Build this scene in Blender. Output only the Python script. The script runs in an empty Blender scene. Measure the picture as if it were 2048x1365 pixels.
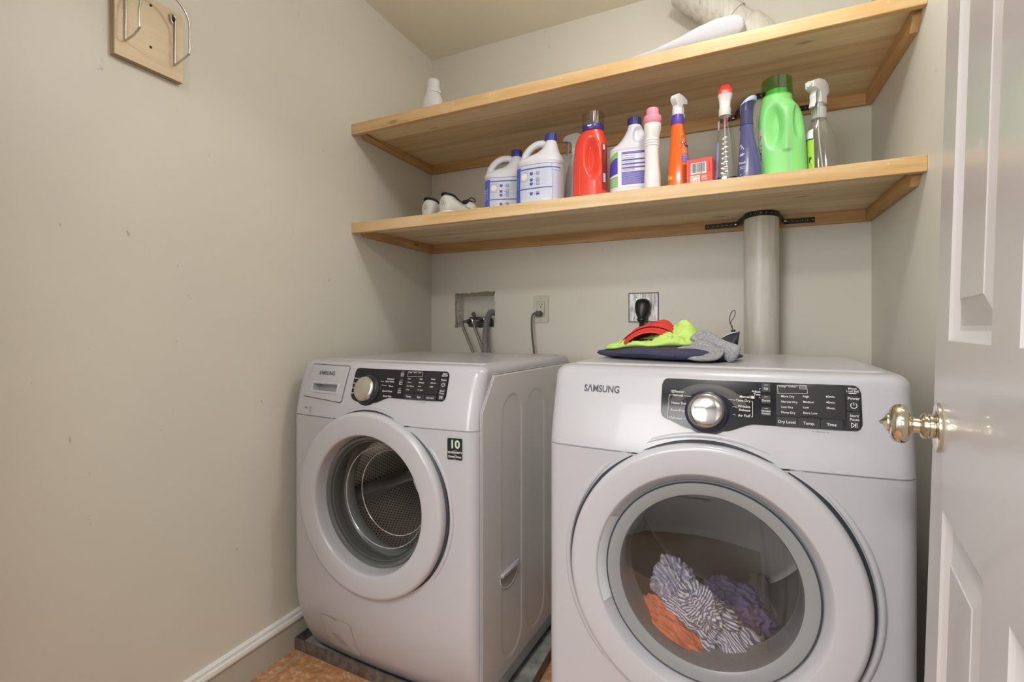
import bpy, bmesh, math, random
from mathutils import Vector, Matrix, noise
from mathutils.geometry import tessellate_polygon
C = bpy.context.scene.collection
sc = bpy.context.scene
PI = math.pi
random.seed(4)
H = 1.068

# ------------------------------------------------------------------ camera, world, lights, exposure
cd = bpy.data.cameras.new('camera'); cam = bpy.data.objects.new('camera', cd); C.objects.link(cam)
cam.location = (0, 0, H); cam.rotation_euler = (PI/2, 0, math.radians(23.0))
cd.sensor_width = 36; cd.lens = 1020/2048*36; cd.shift_y = -24.5/2048; cd.clip_start = .02
sc.camera = cam
sc.view_settings.view_transform = 'Standard'; sc.view_settings.look = 'None'
sc.view_settings.gamma = 1; sc.view_settings.use_curve_mapping = False
sc.view_settings.exposure = -0.08
w = bpy.data.worlds.new('world'); sc.world = w; w.use_nodes = True
w.node_tree.nodes['Background'].inputs[0].default_value = (.9, .93, 1, 1)
w.node_tree.nodes['Background'].inputs[1].default_value = .3

def area(name, loc, rot, size, power, col=(1, .96, .9), shape='DISK', sy=None):
    l = bpy.data.lights.new(name, 'AREA'); l.energy = power; l.color = col; l.shape = shape; l.size = size
    if sy: l.size_y = sy
    o = bpy.data.objects.new(name, l); C.objects.link(o); o.location = loc; o.rotation_euler = rot
    return o
def point(name, loc, rad, power, col):
    l = bpy.data.lights.new(name, 'POINT'); l.energy = power; l.color = col; l.shadow_soft_size = rad
    o = bpy.data.objects.new(name, l); C.objects.link(o); o.location = loc
point('laundry_lamp_light', (-.02, 1.08, 2.20), .06, 12.5, (.985, .99, 1))
area('hall_ceiling_fill_light', (-.3, -.75, 2.30), (0, 0, 0), .6, 34, (1, .985, .96))  # added fill lamp, out of view, brightens the closet through the doorway
area('hall_back_fill_light', (-1.10, -1.70, 1.58), (PI/2, 0, 0), .9, 31, (1, .985, .97), 'RECTANGLE', 1.2)  # added area light, fills the closet from behind the camera

# ------------------------------------------------------------------ materials
MATS = {}
def mat(name, col, rough=.5, metal=0, spec=.5, coat=0, bump=0, bscale=200, var=0, vscale=8, emit=None, sub=0):
    if name in MATS: return MATS[name]
    m = bpy.data.materials.new(name); m.use_nodes = True; nt = m.node_tree; b = nt.nodes['Principled BSDF']
    b.inputs['Base Color'].default_value = (*col, 1); b.inputs['Roughness'].default_value = rough
    b.inputs['Metallic'].default_value = metal; b.inputs['Specular IOR Level'].default_value = spec
    b.inputs['Coat Weight'].default_value = coat; b.inputs['Coat Roughness'].default_value = .04
    if emit: b.inputs['Emission Color'].default_value = (*emit[0], 1); b.inputs['Emission Strength'].default_value = emit[1]
    if var or bump:
        tc = nt.nodes.new('ShaderNodeTexCoord')
    if var:
        n = nt.nodes.new('ShaderNodeTexNoise'); n.inputs['Scale'].default_value = vscale; n.inputs['Detail'].default_value = 5
        nt.links.new(tc.outputs['Object'], n.inputs['Vector'])
        r = nt.nodes.new('ShaderNodeMapRange'); r.inputs[1].default_value = .3; r.inputs[2].default_value = .7
        r.inputs[3].default_value = 1-var; r.inputs[4].default_value = 1+var
        nt.links.new(n.outputs['Fac'], r.inputs[0])
        h = nt.nodes.new('ShaderNodeHueSaturation'); h.inputs['Color'].default_value = (*col, 1)
        nt.links.new(r.outputs[0], h.inputs['Value']); nt.links.new(h.outputs[0], b.inputs['Base Color'])
    if bump:
        n2 = nt.nodes.new('ShaderNodeTexNoise'); n2.inputs['Scale'].default_value = bscale; n2.inputs['Detail'].default_value = 3
        nt.links.new(tc.outputs['Object'], n2.inputs['Vector'])
        bp = nt.nodes.new('ShaderNodeBump'); bp.inputs['Strength'].default_value = bump; bp.inputs['Distance'].default_value = .002
        nt.links.new(n2.outputs['Fac'], bp.inputs['Height']); nt.links.new(bp.outputs[0], b.inputs['Normal'])
    MATS[name] = m; return m

def ramp(nt, stops):
    r = nt.nodes.new('ShaderNodeValToRGB'); e = r.color_ramp.elements
    while len(e) < len(stops): e.new(.5)
    for i, (p, c) in enumerate(stops): e[i].position = p; e[i].color = (*c, 1)
    return r

def wood(name, c1, c2, c3, along='X', rough=.55, sc_=1.0, stain=0.0):
    m = bpy.data.materials.new(name); m.use_nodes = True; nt = m.node_tree; b = nt.nodes['Principled BSDF']
    b.inputs['Roughness'].default_value = rough
    tc = nt.nodes.new('ShaderNodeTexCoord'); mp = nt.nodes.new('ShaderNodeMapping')
    s = {'X': (1.3, 22, 22), 'Y': (22, 1.3, 22), 'Z': (22, 22, 1.3)}[along]
    mp.inputs['Scale'].default_value = [k*sc_ for k in s]
    nt.links.new(tc.outputs['Object'], mp.inputs['Vector'])
    n = nt.nodes.new('ShaderNodeTexNoise'); n.inputs['Scale'].default_value = 1.6; n.inputs['Detail'].default_value = 8
    n.inputs['Roughness'].default_value = .62; n.inputs['Distortion'].default_value = .6
    nt.links.new(mp.outputs[0], n.inputs['Vector'])
    r = ramp(nt, [(.30, c3), (.47, c2), (.62, c1)])
    nt.links.new(n.outputs['Fac'], r.inputs[0])
    # knots
    mp2 = nt.nodes.new('ShaderNodeMapping'); mp2.inputs['Scale'].default_value = {'X': (1.6, 5, 5), 'Y': (5, 1.6, 5), 'Z': (5, 5, 1.6)}[along]
    nt.links.new(tc.outputs['Object'], mp2.inputs['Vector'])
    v = nt.nodes.new('ShaderNodeTexVoronoi'); v.inputs['Scale'].default_value = 1.9
    nt.links.new(mp2.outputs[0], v.inputs['Vector'])
    mr = nt.nodes.new('ShaderNodeMapRange'); mr.inputs[1].default_value = .03; mr.inputs[2].default_value = .10
    nt.links.new(v.outputs['Distance'], mr.inputs[0])
    mx = nt.nodes.new('ShaderNodeMix'); mx.data_type = 'RGBA'
    nt.links.new(mr.outputs[0], mx.inputs['Factor'])
    mx.inputs['A'].default_value = (c3[0]*.45, c3[1]*.4, c3[2]*.35, 1)
    nt.links.new(r.outputs[0], mx.inputs['B'])
    out = mx.outputs['Result']
    if stain:
        n3 = nt.nodes.new('ShaderNodeTexNoise'); n3.inputs['Scale'].default_value = 3.5; n3.inputs['Detail'].default_value = 6
        nt.links.new(tc.outputs['Object'], n3.inputs['Vector'])
        r3 = nt.nodes.new('ShaderNodeMapRange'); r3.inputs[1].default_value = .4; r3.inputs[2].default_value = .7; r3.inputs[4].default_value = stain
        nt.links.new(n3.outputs['Fac'], r3.inputs[0])
        m3 = nt.nodes.new('ShaderNodeMix'); m3.data_type = 'RGBA'; nt.links.new(r3.outputs[0], m3.inputs['Factor'])
        nt.links.new(out, m3.inputs['A']); m3.inputs['B'].default_value = (.74, .60, .40, 1); out = m3.outputs['Result']
    nt.links.new(out, b.inputs['Base Color'])
    MATS[name] = m; return m

def paint(name, col, rough=.5, scuff=1.0, seed=0):
    m = bpy.data.materials.new(name); m.use_nodes = True; nt = m.node_tree; b = nt.nodes['Principled BSDF']
    b.inputs['Roughness'].default_value = rough; b.inputs['Specular IOR Level'].default_value = .35
    tc = nt.nodes.new('ShaderNodeTexCoord')
    n = nt.nodes.new('ShaderNodeTexNoise'); n.inputs['Scale'].default_value = 1.7; n.inputs['Detail'].default_value = 4
    nt.links.new(tc.outputs['Object'], n.inputs['Vector'])
    c2 = tuple(k*f for k, f in zip(col, (.95, .97, .97))); c1 = tuple(min(1, k*1.03) for k in col)
    r = ramp(nt, [(.35, c2), (.65, c1)]); nt.links.new(n.outputs['Fac'], r.inputs[0])
    # sparse scuff marks
    mp = nt.nodes.new('ShaderNodeMapping'); mp.inputs['Location'].default_value = (seed, seed*.7, seed*.3); mp.inputs['Scale'].default_value = (1, 1, .6)
    nt.links.new(tc.outputs['Object'], mp.inputs['Vector'])
    v = nt.nodes.new('ShaderNodeTexNoise'); v.inputs['Scale'].default_value = 34; v.inputs['Detail'].default_value = 4; v.inputs['Roughness'].default_value = .6
    nt.links.new(mp.outputs[0], v.inputs['Vector'])
    mr = nt.nodes.new('ShaderNodeMapRange'); mr.inputs[1].default_value = .70; mr.inputs[2].default_value = .76; mr.inputs[4].default_value = .55*scuff
    nt.links.new(v.outputs['Fac'], mr.inputs[0])
    mx = nt.nodes.new('ShaderNodeMix'); mx.data_type = 'RGBA'; nt.links.new(mr.outputs[0], mx.inputs['Factor'])
    nt.links.new(r.outputs[0], mx.inputs['A']); mx.inputs['B'].default_value = (col[0]*.45, col[1]*.42, col[2]*.4, 1)
    nt.links.new(mx.outputs['Result'], b.inputs['Base Color'])
    nb = nt.nodes.new('ShaderNodeTexNoise'); nb.inputs['Scale'].default_value = 90; nb.inputs['Detail'].default_value = 2
    nt.links.new(tc.outputs['Object'], nb.inputs['Vector'])
    bp = nt.nodes.new('ShaderNodeBump'); bp.inputs['Strength'].default_value = .08; bp.inputs['Distance'].default_value = .002
    nt.links.new(nb.outputs['Fac'], bp.inputs['Height']); nt.links.new(bp.outputs[0], b.inputs['Normal'])
    MATS[name] = m; return m

def glass(name, tint, rough=.02, fres=1.45, extra=0.0):
    m = bpy.data.materials.new(name); m.use_nodes = True; nt = m.node_tree
    for n in list(nt.nodes):
        if n.type == 'BSDF_PRINCIPLED': nt.nodes.remove(n)
    out = nt.nodes['Material Output']
    t = nt.nodes.new('ShaderNodeBsdfTransparent'); t.inputs[0].default_value = (*tint, 1)
    g = nt.nodes.new('ShaderNodeBsdfGlossy'); g.inputs['Roughness'].default_value = rough
    f = nt.nodes.new('ShaderNodeFresnel'); f.inputs[0].default_value = fres
    a = nt.nodes.new('ShaderNodeMath'); a.operation = 'ADD'; a.inputs[1].default_value = extra; a.use_clamp = True
    nt.links.new(f.outputs[0], a.inputs[0])
    ge = nt.nodes.new('ShaderNodeNewGeometry'); iv = nt.nodes.new('ShaderNodeMath'); iv.operation = 'SUBTRACT'; iv.inputs[0].default_value = 1
    nt.links.new(ge.outputs['Backfacing'], iv.inputs[1]); mm = nt.nodes.new('ShaderNodeMath'); mm.operation = 'MULTIPLY'
    nt.links.new(a.outputs[0], mm.inputs[0]); nt.links.new(iv.outputs[0], mm.inputs[1]); a = mm
    mx = nt.nodes.new('ShaderNodeMixShader')
    nt.links.new(a.outputs[0], mx.inputs[0]); nt.links.new(t.outputs[0], mx.inputs[1]); nt.links.new(g.outputs[0], mx.inputs[2])
    nt.links.new(mx.outputs[0], out.inputs[0])
    MATS[name] = m; return m

def translucent(name, col, alpha, rough=.3):
    m = bpy.data.materials.new(name); m.use_nodes = True; b = m.node_tree.nodes['Principled BSDF']
    b.inputs['Base Color'].default_value = (*col, 1); b.inputs['Alpha'].default_value = alpha; b.inputs['Roughness'].default_value = rough
    MATS[name] = m; return m

WALL = (.715, .68, .595)
M_wall = paint('wall paint', WALL, .42, .7, 1)
M_wallL = paint('wall paint left', WALL, .38, 1.0, 5)
M_ceil = paint('ceiling paint', (.84, .785, .67), .9, .2, 2)
M_base = paint('baseboard paint', (.50, .47, .40), .45, 2.2, 3)
M_trimwhite = mat('white trim paint', (.82, .82, .80), .35)
M_hall = mat('hall wall paint', (.66, .65, .64), .6)
M_hallfloor = wood('hall wood floor', (.25, .17, .10), (.19, .12, .07), (.13, .08, .05), 'Y')
M_lip = wood('shelf front strip pine', (.70, .49, .25), (.62, .38, .15), (.50, .28, .09), 'X', .45, .7, .45)
M_board1 = wood('shelf board poplar', (.86, .69, .45), (.80, .62, .39), (.70, .53, .32), 'X', .6)
M_board2 = wood('shelf board poplar brown', (.76, .57, .34), (.68, .50, .29), (.56, .40, .22), 'X', .6)
M_board3 = wood('shelf board poplar pale', (.88, .72, .48), (.82, .65, .42), (.74, .57, .35), 'X', .6)
M_cleat = wood('cleat pine', (.62, .38, .17), (.52, .30, .12), (.40, .22, .08), 'X', .5)
M_cleatY = wood('side cleat pine', (.62, .38, .17), (.52, .30, .12), (.40, .22, .08), 'Y', .5)
M_ply = wood('birch plywood face', (.80, .66, .46), (.76, .61, .41), (.70, .54, .34), 'Y', .5, .8)
M_enamel = mat('white enamel', (.455, .447, .475), .28, coat=.15)
M_enamel2 = mat('white enamel door ring', (.470, .462, .490), .27, coat=.18)
M_side = mat('painted steel side', (.66, .65, .64), .3, coat=.2)
M_gap = mat('dark rubber gap', (.03, .035, .045), .5)
M_greyring = mat('grey window frame plastic', (.25, .26, .27), .25, coat=.2)
M_rubber = mat('grey rubber seal', (.20, .205, .205), .3)
M_panel = mat('glossy black panel', (.010, .010, .012), .12, spec=.3, coat=.15)
M_panel2 = mat('satin dark panel', (.020, .020, .021), .35, spec=.25)
M_btn = mat('dark grey button', (.030, .030, .034), .4, spec=.25)
M_text = mat('white print', (.72, .72, .72), .6)
M_textgrey = mat('dark grey print', (.06, .065, .08), .6)
M_chrome = mat('chrome', (.50, .50, .51), .10, 1)
M_silver = mat('satin silver', (.62, .60, .55), .28, 1)
M_brass = mat('polished brass', (.70, .655, .53), .12, 1)
M_steelwire = mat('steel wire', (.55, .52, .48), .25, 1)
M_black = mat('black plastic', (.012, .012, .013), .35)
M_blackfab = mat('black fabric', (.015, .015, .018), .9, bump=.4, bscale=900)

# ------------------------------------------------------------------ mesh helpers
def link(name, me, m=None, parent=None, smooth=None):
    o = bpy.data.objects.new(name, me); C.objects.link(o)
    if m is not None:
        for k in (m if isinstance(m, (list, tuple)) else [m]): me.materials.append(k)
    if parent is not None: o.parent = parent
    if smooth is not None:
        for p in me.polygons: p.use_smooth = True
        if smooth < 179: me.set_sharp_from_angle(angle=math.radians(smooth))
    return o
def pyd(name, vs, fs, m, parent=None, smooth=None, mi=None):
    me = bpy.data.meshes.new(name); me.from_pydata([tuple(v) for v in vs], [], fs); me.validate()
    o = link(name, me, m, parent, smooth)
    if mi: 
        for p, i in zip(me.polygons, mi): p.material_index = i
    bm = bmesh.new(); bm.from_mesh(me); bmesh.ops.recalc_face_normals(bm, faces=bm.faces); bm.to_mesh(me); bm.free()
    return o
def frombm(name, bm, m, parent=None, smooth=None):
    bmesh.ops.recalc_face_normals(bm, faces=bm.faces)
    me = bpy.data.meshes.new(name); bm.to_mesh(me); bm.free()
    return link(name, me, m, parent, smooth)
def tag(o, label=None, cat=None, group=None, kind=None):
    if label: o['label'] = label
    if cat: o['category'] = cat
    if group: o['group'] = group
    if kind: o['kind'] = kind
    return o
def empty(name, loc, rz, label, cat, group=None):
    o = bpy.data.objects.new(name, None); C.objects.link(o); o.location = loc; o.rotation_euler = (0, 0, rz)
    o.empty_display_size = .05
    return tag(o, label, cat, group)
def bbox(bm, x0, x1, y0, y1, z0, z1, bev=0, M=None):
    r = bmesh.ops.create_cube(bm, size=1, matrix=Matrix.Translation(((x0+x1)/2, (y0+y1)/2, (z0+z1)/2)) @ Matrix.Diagonal((x1-x0, y1-y0, z1-z0, 1)))
    if bev:
        es = list({e for v in r['verts'] for e in v.link_edges})
        rb = bmesh.ops.bevel(bm, geom=es, offset=bev, segments=3, affect='EDGES')
        vs = list({v for f in rb['faces'] for v in f.verts})
    if M is not None:
        vs = r['verts'] if not bev else vs
        bmesh.ops.transform(bm, matrix=M, verts=[v for v in vs if v.is_valid])
def box(name, x0, x1, y0, y1, z0, z1, m, parent=None, bev=0, smooth=None):
    bm = bmesh.new(); bbox(bm, x0, x1, y0, y1, z0, z1, bev)
    return frombm(name, bm, m, parent, 40 if bev else smooth)
def hexa(name, P, m, parent=None):   # P: 8 points, bottom 4 then top 4 (ccw)
    return pyd(name, P, [(0, 3, 2, 1), (4, 5, 6, 7), (0, 1, 5, 4), (1, 2, 6, 5), (2, 3, 7, 6), (3, 0, 4, 7)], m, parent)
def loftrings(rings, cap0=True, cap1=True, closed=True):
    n = len(rings[0]); vs = [v for r in rings for v in r]; fs = []
    for i in range(len(rings)-1):
        for j in range(n if closed else n-1):
            k = (j+1) % n
            fs.append((i*n+j, i*n+k, (i+1)*n+k, (i+1)*n+j))
    if cap0: fs.append(tuple(range(n-1, -1, -1)))
    if cap1: fs.append(tuple((len(rings)-1)*n+j for j in range(n)))
    return vs, fs
def lathe(name, prof, m, parent=None, axis='Z', n=64, loc=(0, 0, 0), smooth=40, arc=None, cap=False):
    rings = []
    a0, a1 = arc if arc else (0, 2*PI)
    nn = n if not arc else n+1
    for r, z in prof:
        ring = []
        for j in range(nn):
            t = a0+(a1-a0)*j/n; c, s = max(r, 1e-5)*math.cos(t), max(r, 1e-5)*math.sin(t)
            if axis == 'Z': p = (c, s, z)
            elif axis == 'Y': p = (c, z, s)
            else: p = (z, c, s)
            ring.append((p[0]+loc[0], p[1]+loc[1], p[2]+loc[2]))
        rings.append(ring)
    vs, fs = loftrings(rings, cap, cap, closed=not arc)
    bm = bmesh.new(); V = [bm.verts.new(v) for v in vs]
    for f in fs:
        try: bm.faces.new([V[i] for i in f])
        except ValueError: pass
    bmesh.ops.remove_doubles(bm, verts=bm.verts, dist=1e-5)
    return frombm(name, bm, m, parent, smooth)
def crom(pts, k=8, closed=False):
    P = [Vector(p) for p in pts]; out = []; n = len(P)
    for i in range(n if closed else n-1):
        g = (lambda j: P[j % n]) if closed else (lambda j: P[max(0, min(n-1, j))])
        a, b, c, d = g(i-1), g(i), g(i+1), g(i+2)
        for s in range(k):
            t = s/k
            out.append(.5*((2*b)+(c-a)*t+(2*a-5*b+4*c-d)*t*t+(3*b-a-3*c+d)*t**3))
    if not closed: out.append(P[-1])
    return out
def tuberings(pts, r, n=12, closed=False):
    pts = [Vector(p) for p in pts]; N = len(pts); rings = []; up = None
    for i, p in enumerate(pts):
        if closed: t = (pts[(i+1) % N]-pts[i-1])
        else: t = pts[min(i+1, N-1)]-pts[max(i-1, 0)]
        t.normalize()
        if up is None: up = t.orthogonal().normalized()
        up = (up-t*up.dot(t)).normalized(); side = t.cross(up)
        rr = r(i/(N-1)) if callable(r) else r
        if not isinstance(rr, tuple): rr = (rr, rr)
        rings.append([p+up*math.cos(2*PI*j/n)*rr[0]+side*math.sin(2*PI*j/n)*rr[1] for j in range(n)])
    return rings
def tube(name, pts, r, m, parent=None, n=12, closed=False, smooth=60):
    rings = tuberings(pts, r, n, closed)
    if closed: rings.append(rings[0])
    vs, fs = loftrings(rings, not closed, not closed)
    bm = bmesh.new(); V = [bm.verts.new(v) for v in vs]
    for f in fs:
        try: bm.faces.new([V[i] for i in f])
        except ValueError: pass
    if closed: bmesh.ops.remove_doubles(bm, verts=bm.verts, dist=1e-6)
    return frombm(name, bm, m, parent, smooth)
def addrings(bm, rings, cap=True):
    vs, fs = loftrings(rings, cap, cap); V = [bm.verts.new(v) for v in vs]
    for f in fs:
        try: bm.faces.new([V[i] for i in f])
        except ValueError: pass
def boolean_cut(o, cutter):
    md = o.modifiers.new('cut', 'BOOLEAN'); md.object = cutter; md.operation = 'DIFFERENCE'; md.solver = 'EXACT'
    dg = bpy.context.evaluated_depsgraph_get(); dg.update()
    me = bpy.data.meshes.new_from_object(o.evaluated_get(dg)); o.modifiers.clear(); o.data = me
    bpy.data.objects.remove(cutter)
def applymods(o):
    dg = bpy.context.evaluated_depsgraph_get(); dg.update()
    me = bpy.data.meshes.new_from_object(o.evaluated_get(dg)); o.modifiers.clear(); o.data = me
    for p in me.polygons: p.use_smooth = True
def remesh(o, vox=.0022, smooth=6):
    r = o.modifiers.new('r', 'REMESH'); r.mode = 'VOXEL'; r.voxel_size = vox
    s = o.modifiers.new('s', 'SMOOTH'); s.iterations = smooth; s.factor = .6
    applymods(o)

# text -> list of (verts2d, faces)
_tc = {}
def textgeo(s, size, align='CENTER', bold=0.0, shear=0.0):
    key = (s, align, bold, shear)
    if key not in _tc:
        cu = bpy.data.curves.new('t', 'FONT'); cu.body = s; cu.size = 1; cu.align_x = align; cu.align_y = 'CENTER'
        cu.offset = bold; cu.shear = shear; cu.resolution_u = 3
        ob = bpy.data.objects.new('t', cu); C.objects.link(ob)
        dg = bpy.context.evaluated_depsgraph_get(); dg.update()
        me = bpy.data.meshes.new_from_object(ob.evaluated_get(dg))
        _tc[key] = ([(v.co.x, v.co.y) for v in me.vertices], [tuple(p.vertices) for p in me.polygons])
        bpy.data.objects.remove(ob); bpy.data.curves.remove(cu); bpy.data.meshes.remove(me)
    vs, fs = _tc[key]
    return [(x*size, y*size) for x, y in vs], fs
class Print:   # collects flat marks mapped on a surface
    def __init__(s, fn, off=.0004): s.fn = fn; s.vs = []; s.fs = []; s.off = off
    def add(s, vs, fs, off=None):
        b = len(s.vs); o = s.off if off is None else off
        s.vs += [s.fn(x, y, o) for x, y in vs]; s.fs += [tuple(i+b for i in f) for f in fs]
    def text(s, t, x, y, size, align='CENTER', bold=0.0, sx=1.0, shear=0.0):
        vs, fs = textgeo(t, size, align, bold, shear); s.add([(x+a*sx, y+b) for a, b in vs], fs)
    def rect(s, x0, x1, y0, y1, nx=1, ny=1, off=None):
        vs = [(x0+(x1-x0)*i/nx, y0+(y1-y0)*j/ny) for j in range(ny+1) for i in range(nx+1)]
        fs = [(j*(nx+1)+i, j*(nx+1)+i+1, (j+1)*(nx+1)+i+1, (j+1)*(nx+1)+i) for j in range(ny) for i in range(nx)]
        s.add(vs, fs, off)
    def poly(s, pts, off=None):
        s.add(pts, [tuple(range(len(pts)))], off)
    def line(s, pts, w):
        for (x0, y0), (x1, y1) in zip(pts[:-1], pts[1:]):
            d = math.hypot(x1-x0, y1-y0) or 1; nx, ny = -(y1-y0)/d*w/2, (x1-x0)/d*w/2
            s.poly([(x0-nx, y0-ny), (x1-nx, y1-ny), (x1+nx, y1+ny), (x0+nx, y0+ny)])
    def ring(s, x, y, r, w, a0=0, a1=360, n=20):
        P = []
        for i in range(n+1):
            t = math.radians(a0+(a1-a0)*i/n); P.append((x+r*math.cos(t), y+r*math.sin(t)))
        s.line(P, w)
    def disc(s, x, y, r, ry=None, n=16):
        s.poly([(x+r*math.cos(2*PI*i/n), y+(ry or r)*math.sin(2*PI*i/n)) for i in range(n)])
    def done(s, name, m, parent): 
        if not s.vs: return
        me = bpy.data.meshes.new(name); me.from_pydata([tuple(v) for v in s.vs], [], s.fs)
        return link(name, me, m, parent)

def roundrect(x0, x1, y0, y1, r, n=6):
    P = []
    for cx, cy, a in ((x1-r, y0+r, -90), (x1-r, y1-r, 0), (x0+r, y1-r, 90), (x0+r, y0+r, 180)):
        for i in range(n+1):
            t = math.radians(a+90*i/n); P.append((cx+r*math.cos(t), cy+r*math.sin(t)))
    return P

# ------------------------------------------------------------------ room shell
XL, XR = -1.345, .457
def yb(x): return 2.155-(x+1.345)*.0211
ZC0, ZC1 = 2.386, 2.435
def zc(x): return ZC0+(x-XL)/(XR-XL)*(ZC1-ZC0)
def struct(o): o['kind'] = 'structure'; return o

struct(hexa('wall_left', [(XL-.1, -.02, -.05), (XL, -.02, -.05), (XL, 2.3, -.05), (XL-.1, 2.3, -.05),
                   (XL-.1, -.02, 2.6), (XL, -.02, 2.6), (XL, 2.3, 2.6), (XL-.1, 2.3, 2.6)], M_wallL))
struct(hexa('wall_right', [(XR, .06, -.05), (XR+.1, .06, -.05), (XR+.1, 2.3, -.05), (XR, 2.3, -.05),
                    (XR, .06, 2.6), (XR+.1, .06, 2.6), (XR+.1, 2.3, 2.6), (XR, 2.3, 2.6)], M_wall))
# back wall with the ragged cut-out for the washer valve box
hx0, hx1, hz0, hz1 = -1.214, -.997, 1.073, 1.242
hole = []
rnd = random.Random(7)
def edge(a, b, n):
    for i in range(n):
        t = i/n; hole.append((a[0]+(b[0]-a[0])*t+rnd.uniform(-.0025, .0025), a[1]+(b[1]-a[1])*t+rnd.uniform(-.0025, .0025)))
edge((hx0, hz0), (hx1, hz0), 16); edge((hx1, hz0), (hx1, hz1+.002), 14); edge((hx1, hz1+.002), (hx0, hz1-.003), 16); edge((hx0, hz1-.003), (hx0, hz0), 14)
outer = [(XL-.05, -.05), (XR+.05, -.05), (XR+.05, 2.6), (XL-.05, 2.6)]
tris = tessellate_polygon([[Vector((x, z, 0)) for x, z in outer], [Vector((x, z, 0)) for x, z in hole]])
allp = outer+hole
vs = [(x, yb(x), z) for x, z in allp]+[(x, yb(x)+.02, z) for x, z in allp]
n0 = len(allp); fs = [tuple(t) for t in tris]+[tuple(i+n0 for i in reversed(t)) for t in tris]
for i in range(len(hole)):
    a, b = 4+i, 4+(i+1) % len(hole); fs.append((a, b, b+n0, a+n0))
struct(pyd('wall_back', vs, fs, M_wall))
zf = [(XL-.1, -.02, zc(XL)), (XR+.1, -.02, zc(XR)), (XR+.1, 2.3, zc(XR)), (XL-.1, 2.3, zc(XL))]
struct(hexa('ceiling', zf+[(x, y, z+.1) for x, y, z in zf], M_ceil))

# floor: terracotta tiles
def tile_mat():
    m = bpy.data.materials.new('terracotta tile'); m.use_nodes = True; nt = m.node_tree; b = nt.nodes['Principled BSDF']
    b.inputs['Roughness'].default_value = .5
    tc = nt.nodes.new('ShaderNodeTexCoord'); mp = nt.nodes.new('ShaderNodeMapping'); mp.inputs['Location'].default_value = (1.29, -1.04, 0)
    nt.links.new(tc.outputs['Object'], mp.inputs['Vector'])
    br = nt.nodes.new('ShaderNodeTexBrick'); br.offset = 0; br.inputs['Scale'].default_value = 1
    br.inputs['Brick Width'].default_value = .30; br.inputs['Row Height'].default_value = .30; br.inputs['Mortar Size'].default_value = .004
    br.inputs['Mortar Smooth'].default_value = .2
    nt.links.new(mp.outputs[0], br.inputs['Vector'])
    n = nt.nodes.new('ShaderNodeTexNoise'); n.inputs['Scale'].default_value = 38; n.inputs['Detail'].default_value = 9; n.inputs['Roughness'].default_value = .75
    nt.links.new(tc.outputs['Object'], n.inputs['Vector'])
    r = ramp(nt, [(.38, (.42, .19, .07)), (.52, (.55, .28, .13)), (.60, (.66, .46, .32))]); nt.links.new(n.outputs['Fac'], r.inputs[0])
    mx = nt.nodes.new('ShaderNodeMix'); mx.data_type = 'RGBA'; nt.links.new(br.outputs['Fac'], mx.inputs['Factor'])
    nt.links.new(r.outputs[0], mx.inputs['A']); mx.inputs['B'].default_value = (.40, .36, .28, 1)
    nt.links.new(mx.outputs['Result'], b.inputs['Base Color'])
    return m
struct(box('floor', XL-.1, XR+.1, .06, 2.3, -.05, 0, tile_mat()))
# front wall with the doorway the camera stands in, and the hallway behind
DX0, DX1 = -.98, .145
struct(box('wall_front_left', XL, DX0, .06, .17, 0, 2.40, M_wall))
struct(box('wall_front_right', DX1+.02, XR, .06, .17, 0, 2.42, M_wall))
struct(box('wall_front_header', DX0, DX1+.02, .06, .17, 2.06, 2.41, M_wall))
bm = bmesh.new()
bbox(bm, DX0-.06, DX0, .04, .06, 0, 2.12); bbox(bm, DX1+.02, DX1+.08, .04, .06, 0, 2.12); bbox(bm, DX0, DX1+.02, .04, .06, 2.06, 2.12)
struct(frombm('trim_1', bm, M_trimwhite))
struct(box('floor_hall', -1.7, 1.7, -1.75, .06, -.05, 0, M_hallfloor))
struct(box('ceiling_hall', -1.7, 1.7, -1.75, -.02, 2.42, 2.5, mat('hall ceiling', (.75, .75, .74), .8)))
struct(box('wall_hall', -1.7, 1.7, -1.85, -1.75, 0, 2.42, M_hall))
struct(box('wall_hall_left', -1.8, -1.7, -1.85, .06, 0, 2.42, M_hall))
struct(box('wall_hall_right', 1.7, 1.8, -1.85, .06, 0, 2.42, M_hall))
struct(box('wall_hall_front_left', -1.7, XL-.0, -.02, .06, 0, 2.42, M_hall))
struct(box('wall_hall_front_right', XR, 1.7, -.02, .06, 0, 2.42, M_hall))
struct(box('baseboard_hall', -1.7, 1.7, -1.75, -1.735, 0, .13, M_trimwhite))
# second doorway in the hall (only seen in reflections)
bm = bmesh.new(); bbox(bm, .40, .48, -1.75, -1.73, 0, 2.1); bbox(bm, 1.28, 1.36, -1.75, -1.73, 0, 2.1); bbox(bm, .40, 1.36, -1.75, -1.73, 2.1, 2.18)
struct(frombm('trim_2', bm, M_trimwhite))
wn = bpy.data.objects.new('added_window_1', None); C.objects.link(wn); wn['kind'] = 'structure'; wn.location = (-1.02, -1.75, 1.58)  # made-up hall window, out of view, backs the added fill light
bm = bmesh.new()
for a in ((-.61, .61, .60, .66), (-.61, .61, -.66, -.60), (-.61, -.55, -.60, .60), (.55, .61, -.60, .60), (-.015, .015, -.60, .60)): bbox(bm, a[0], a[1], 0, .03, a[2], a[3])
frombm('window_frame', bm, M_trimwhite, wn)
box('fill_glow_pane', -.55, .55, 0, .006, -.60, .60, mat('glowing fill pane', (.8, .85, .9), .2, emit=((.9, .95, 1), 2)), wn)  # pane glows as part of the added fill
struct(box('door_2', .48, 1.28, -1.752, -1.74, .01, 2.1, mat('far door paint', (.75, .75, .76), .4)))

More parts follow.
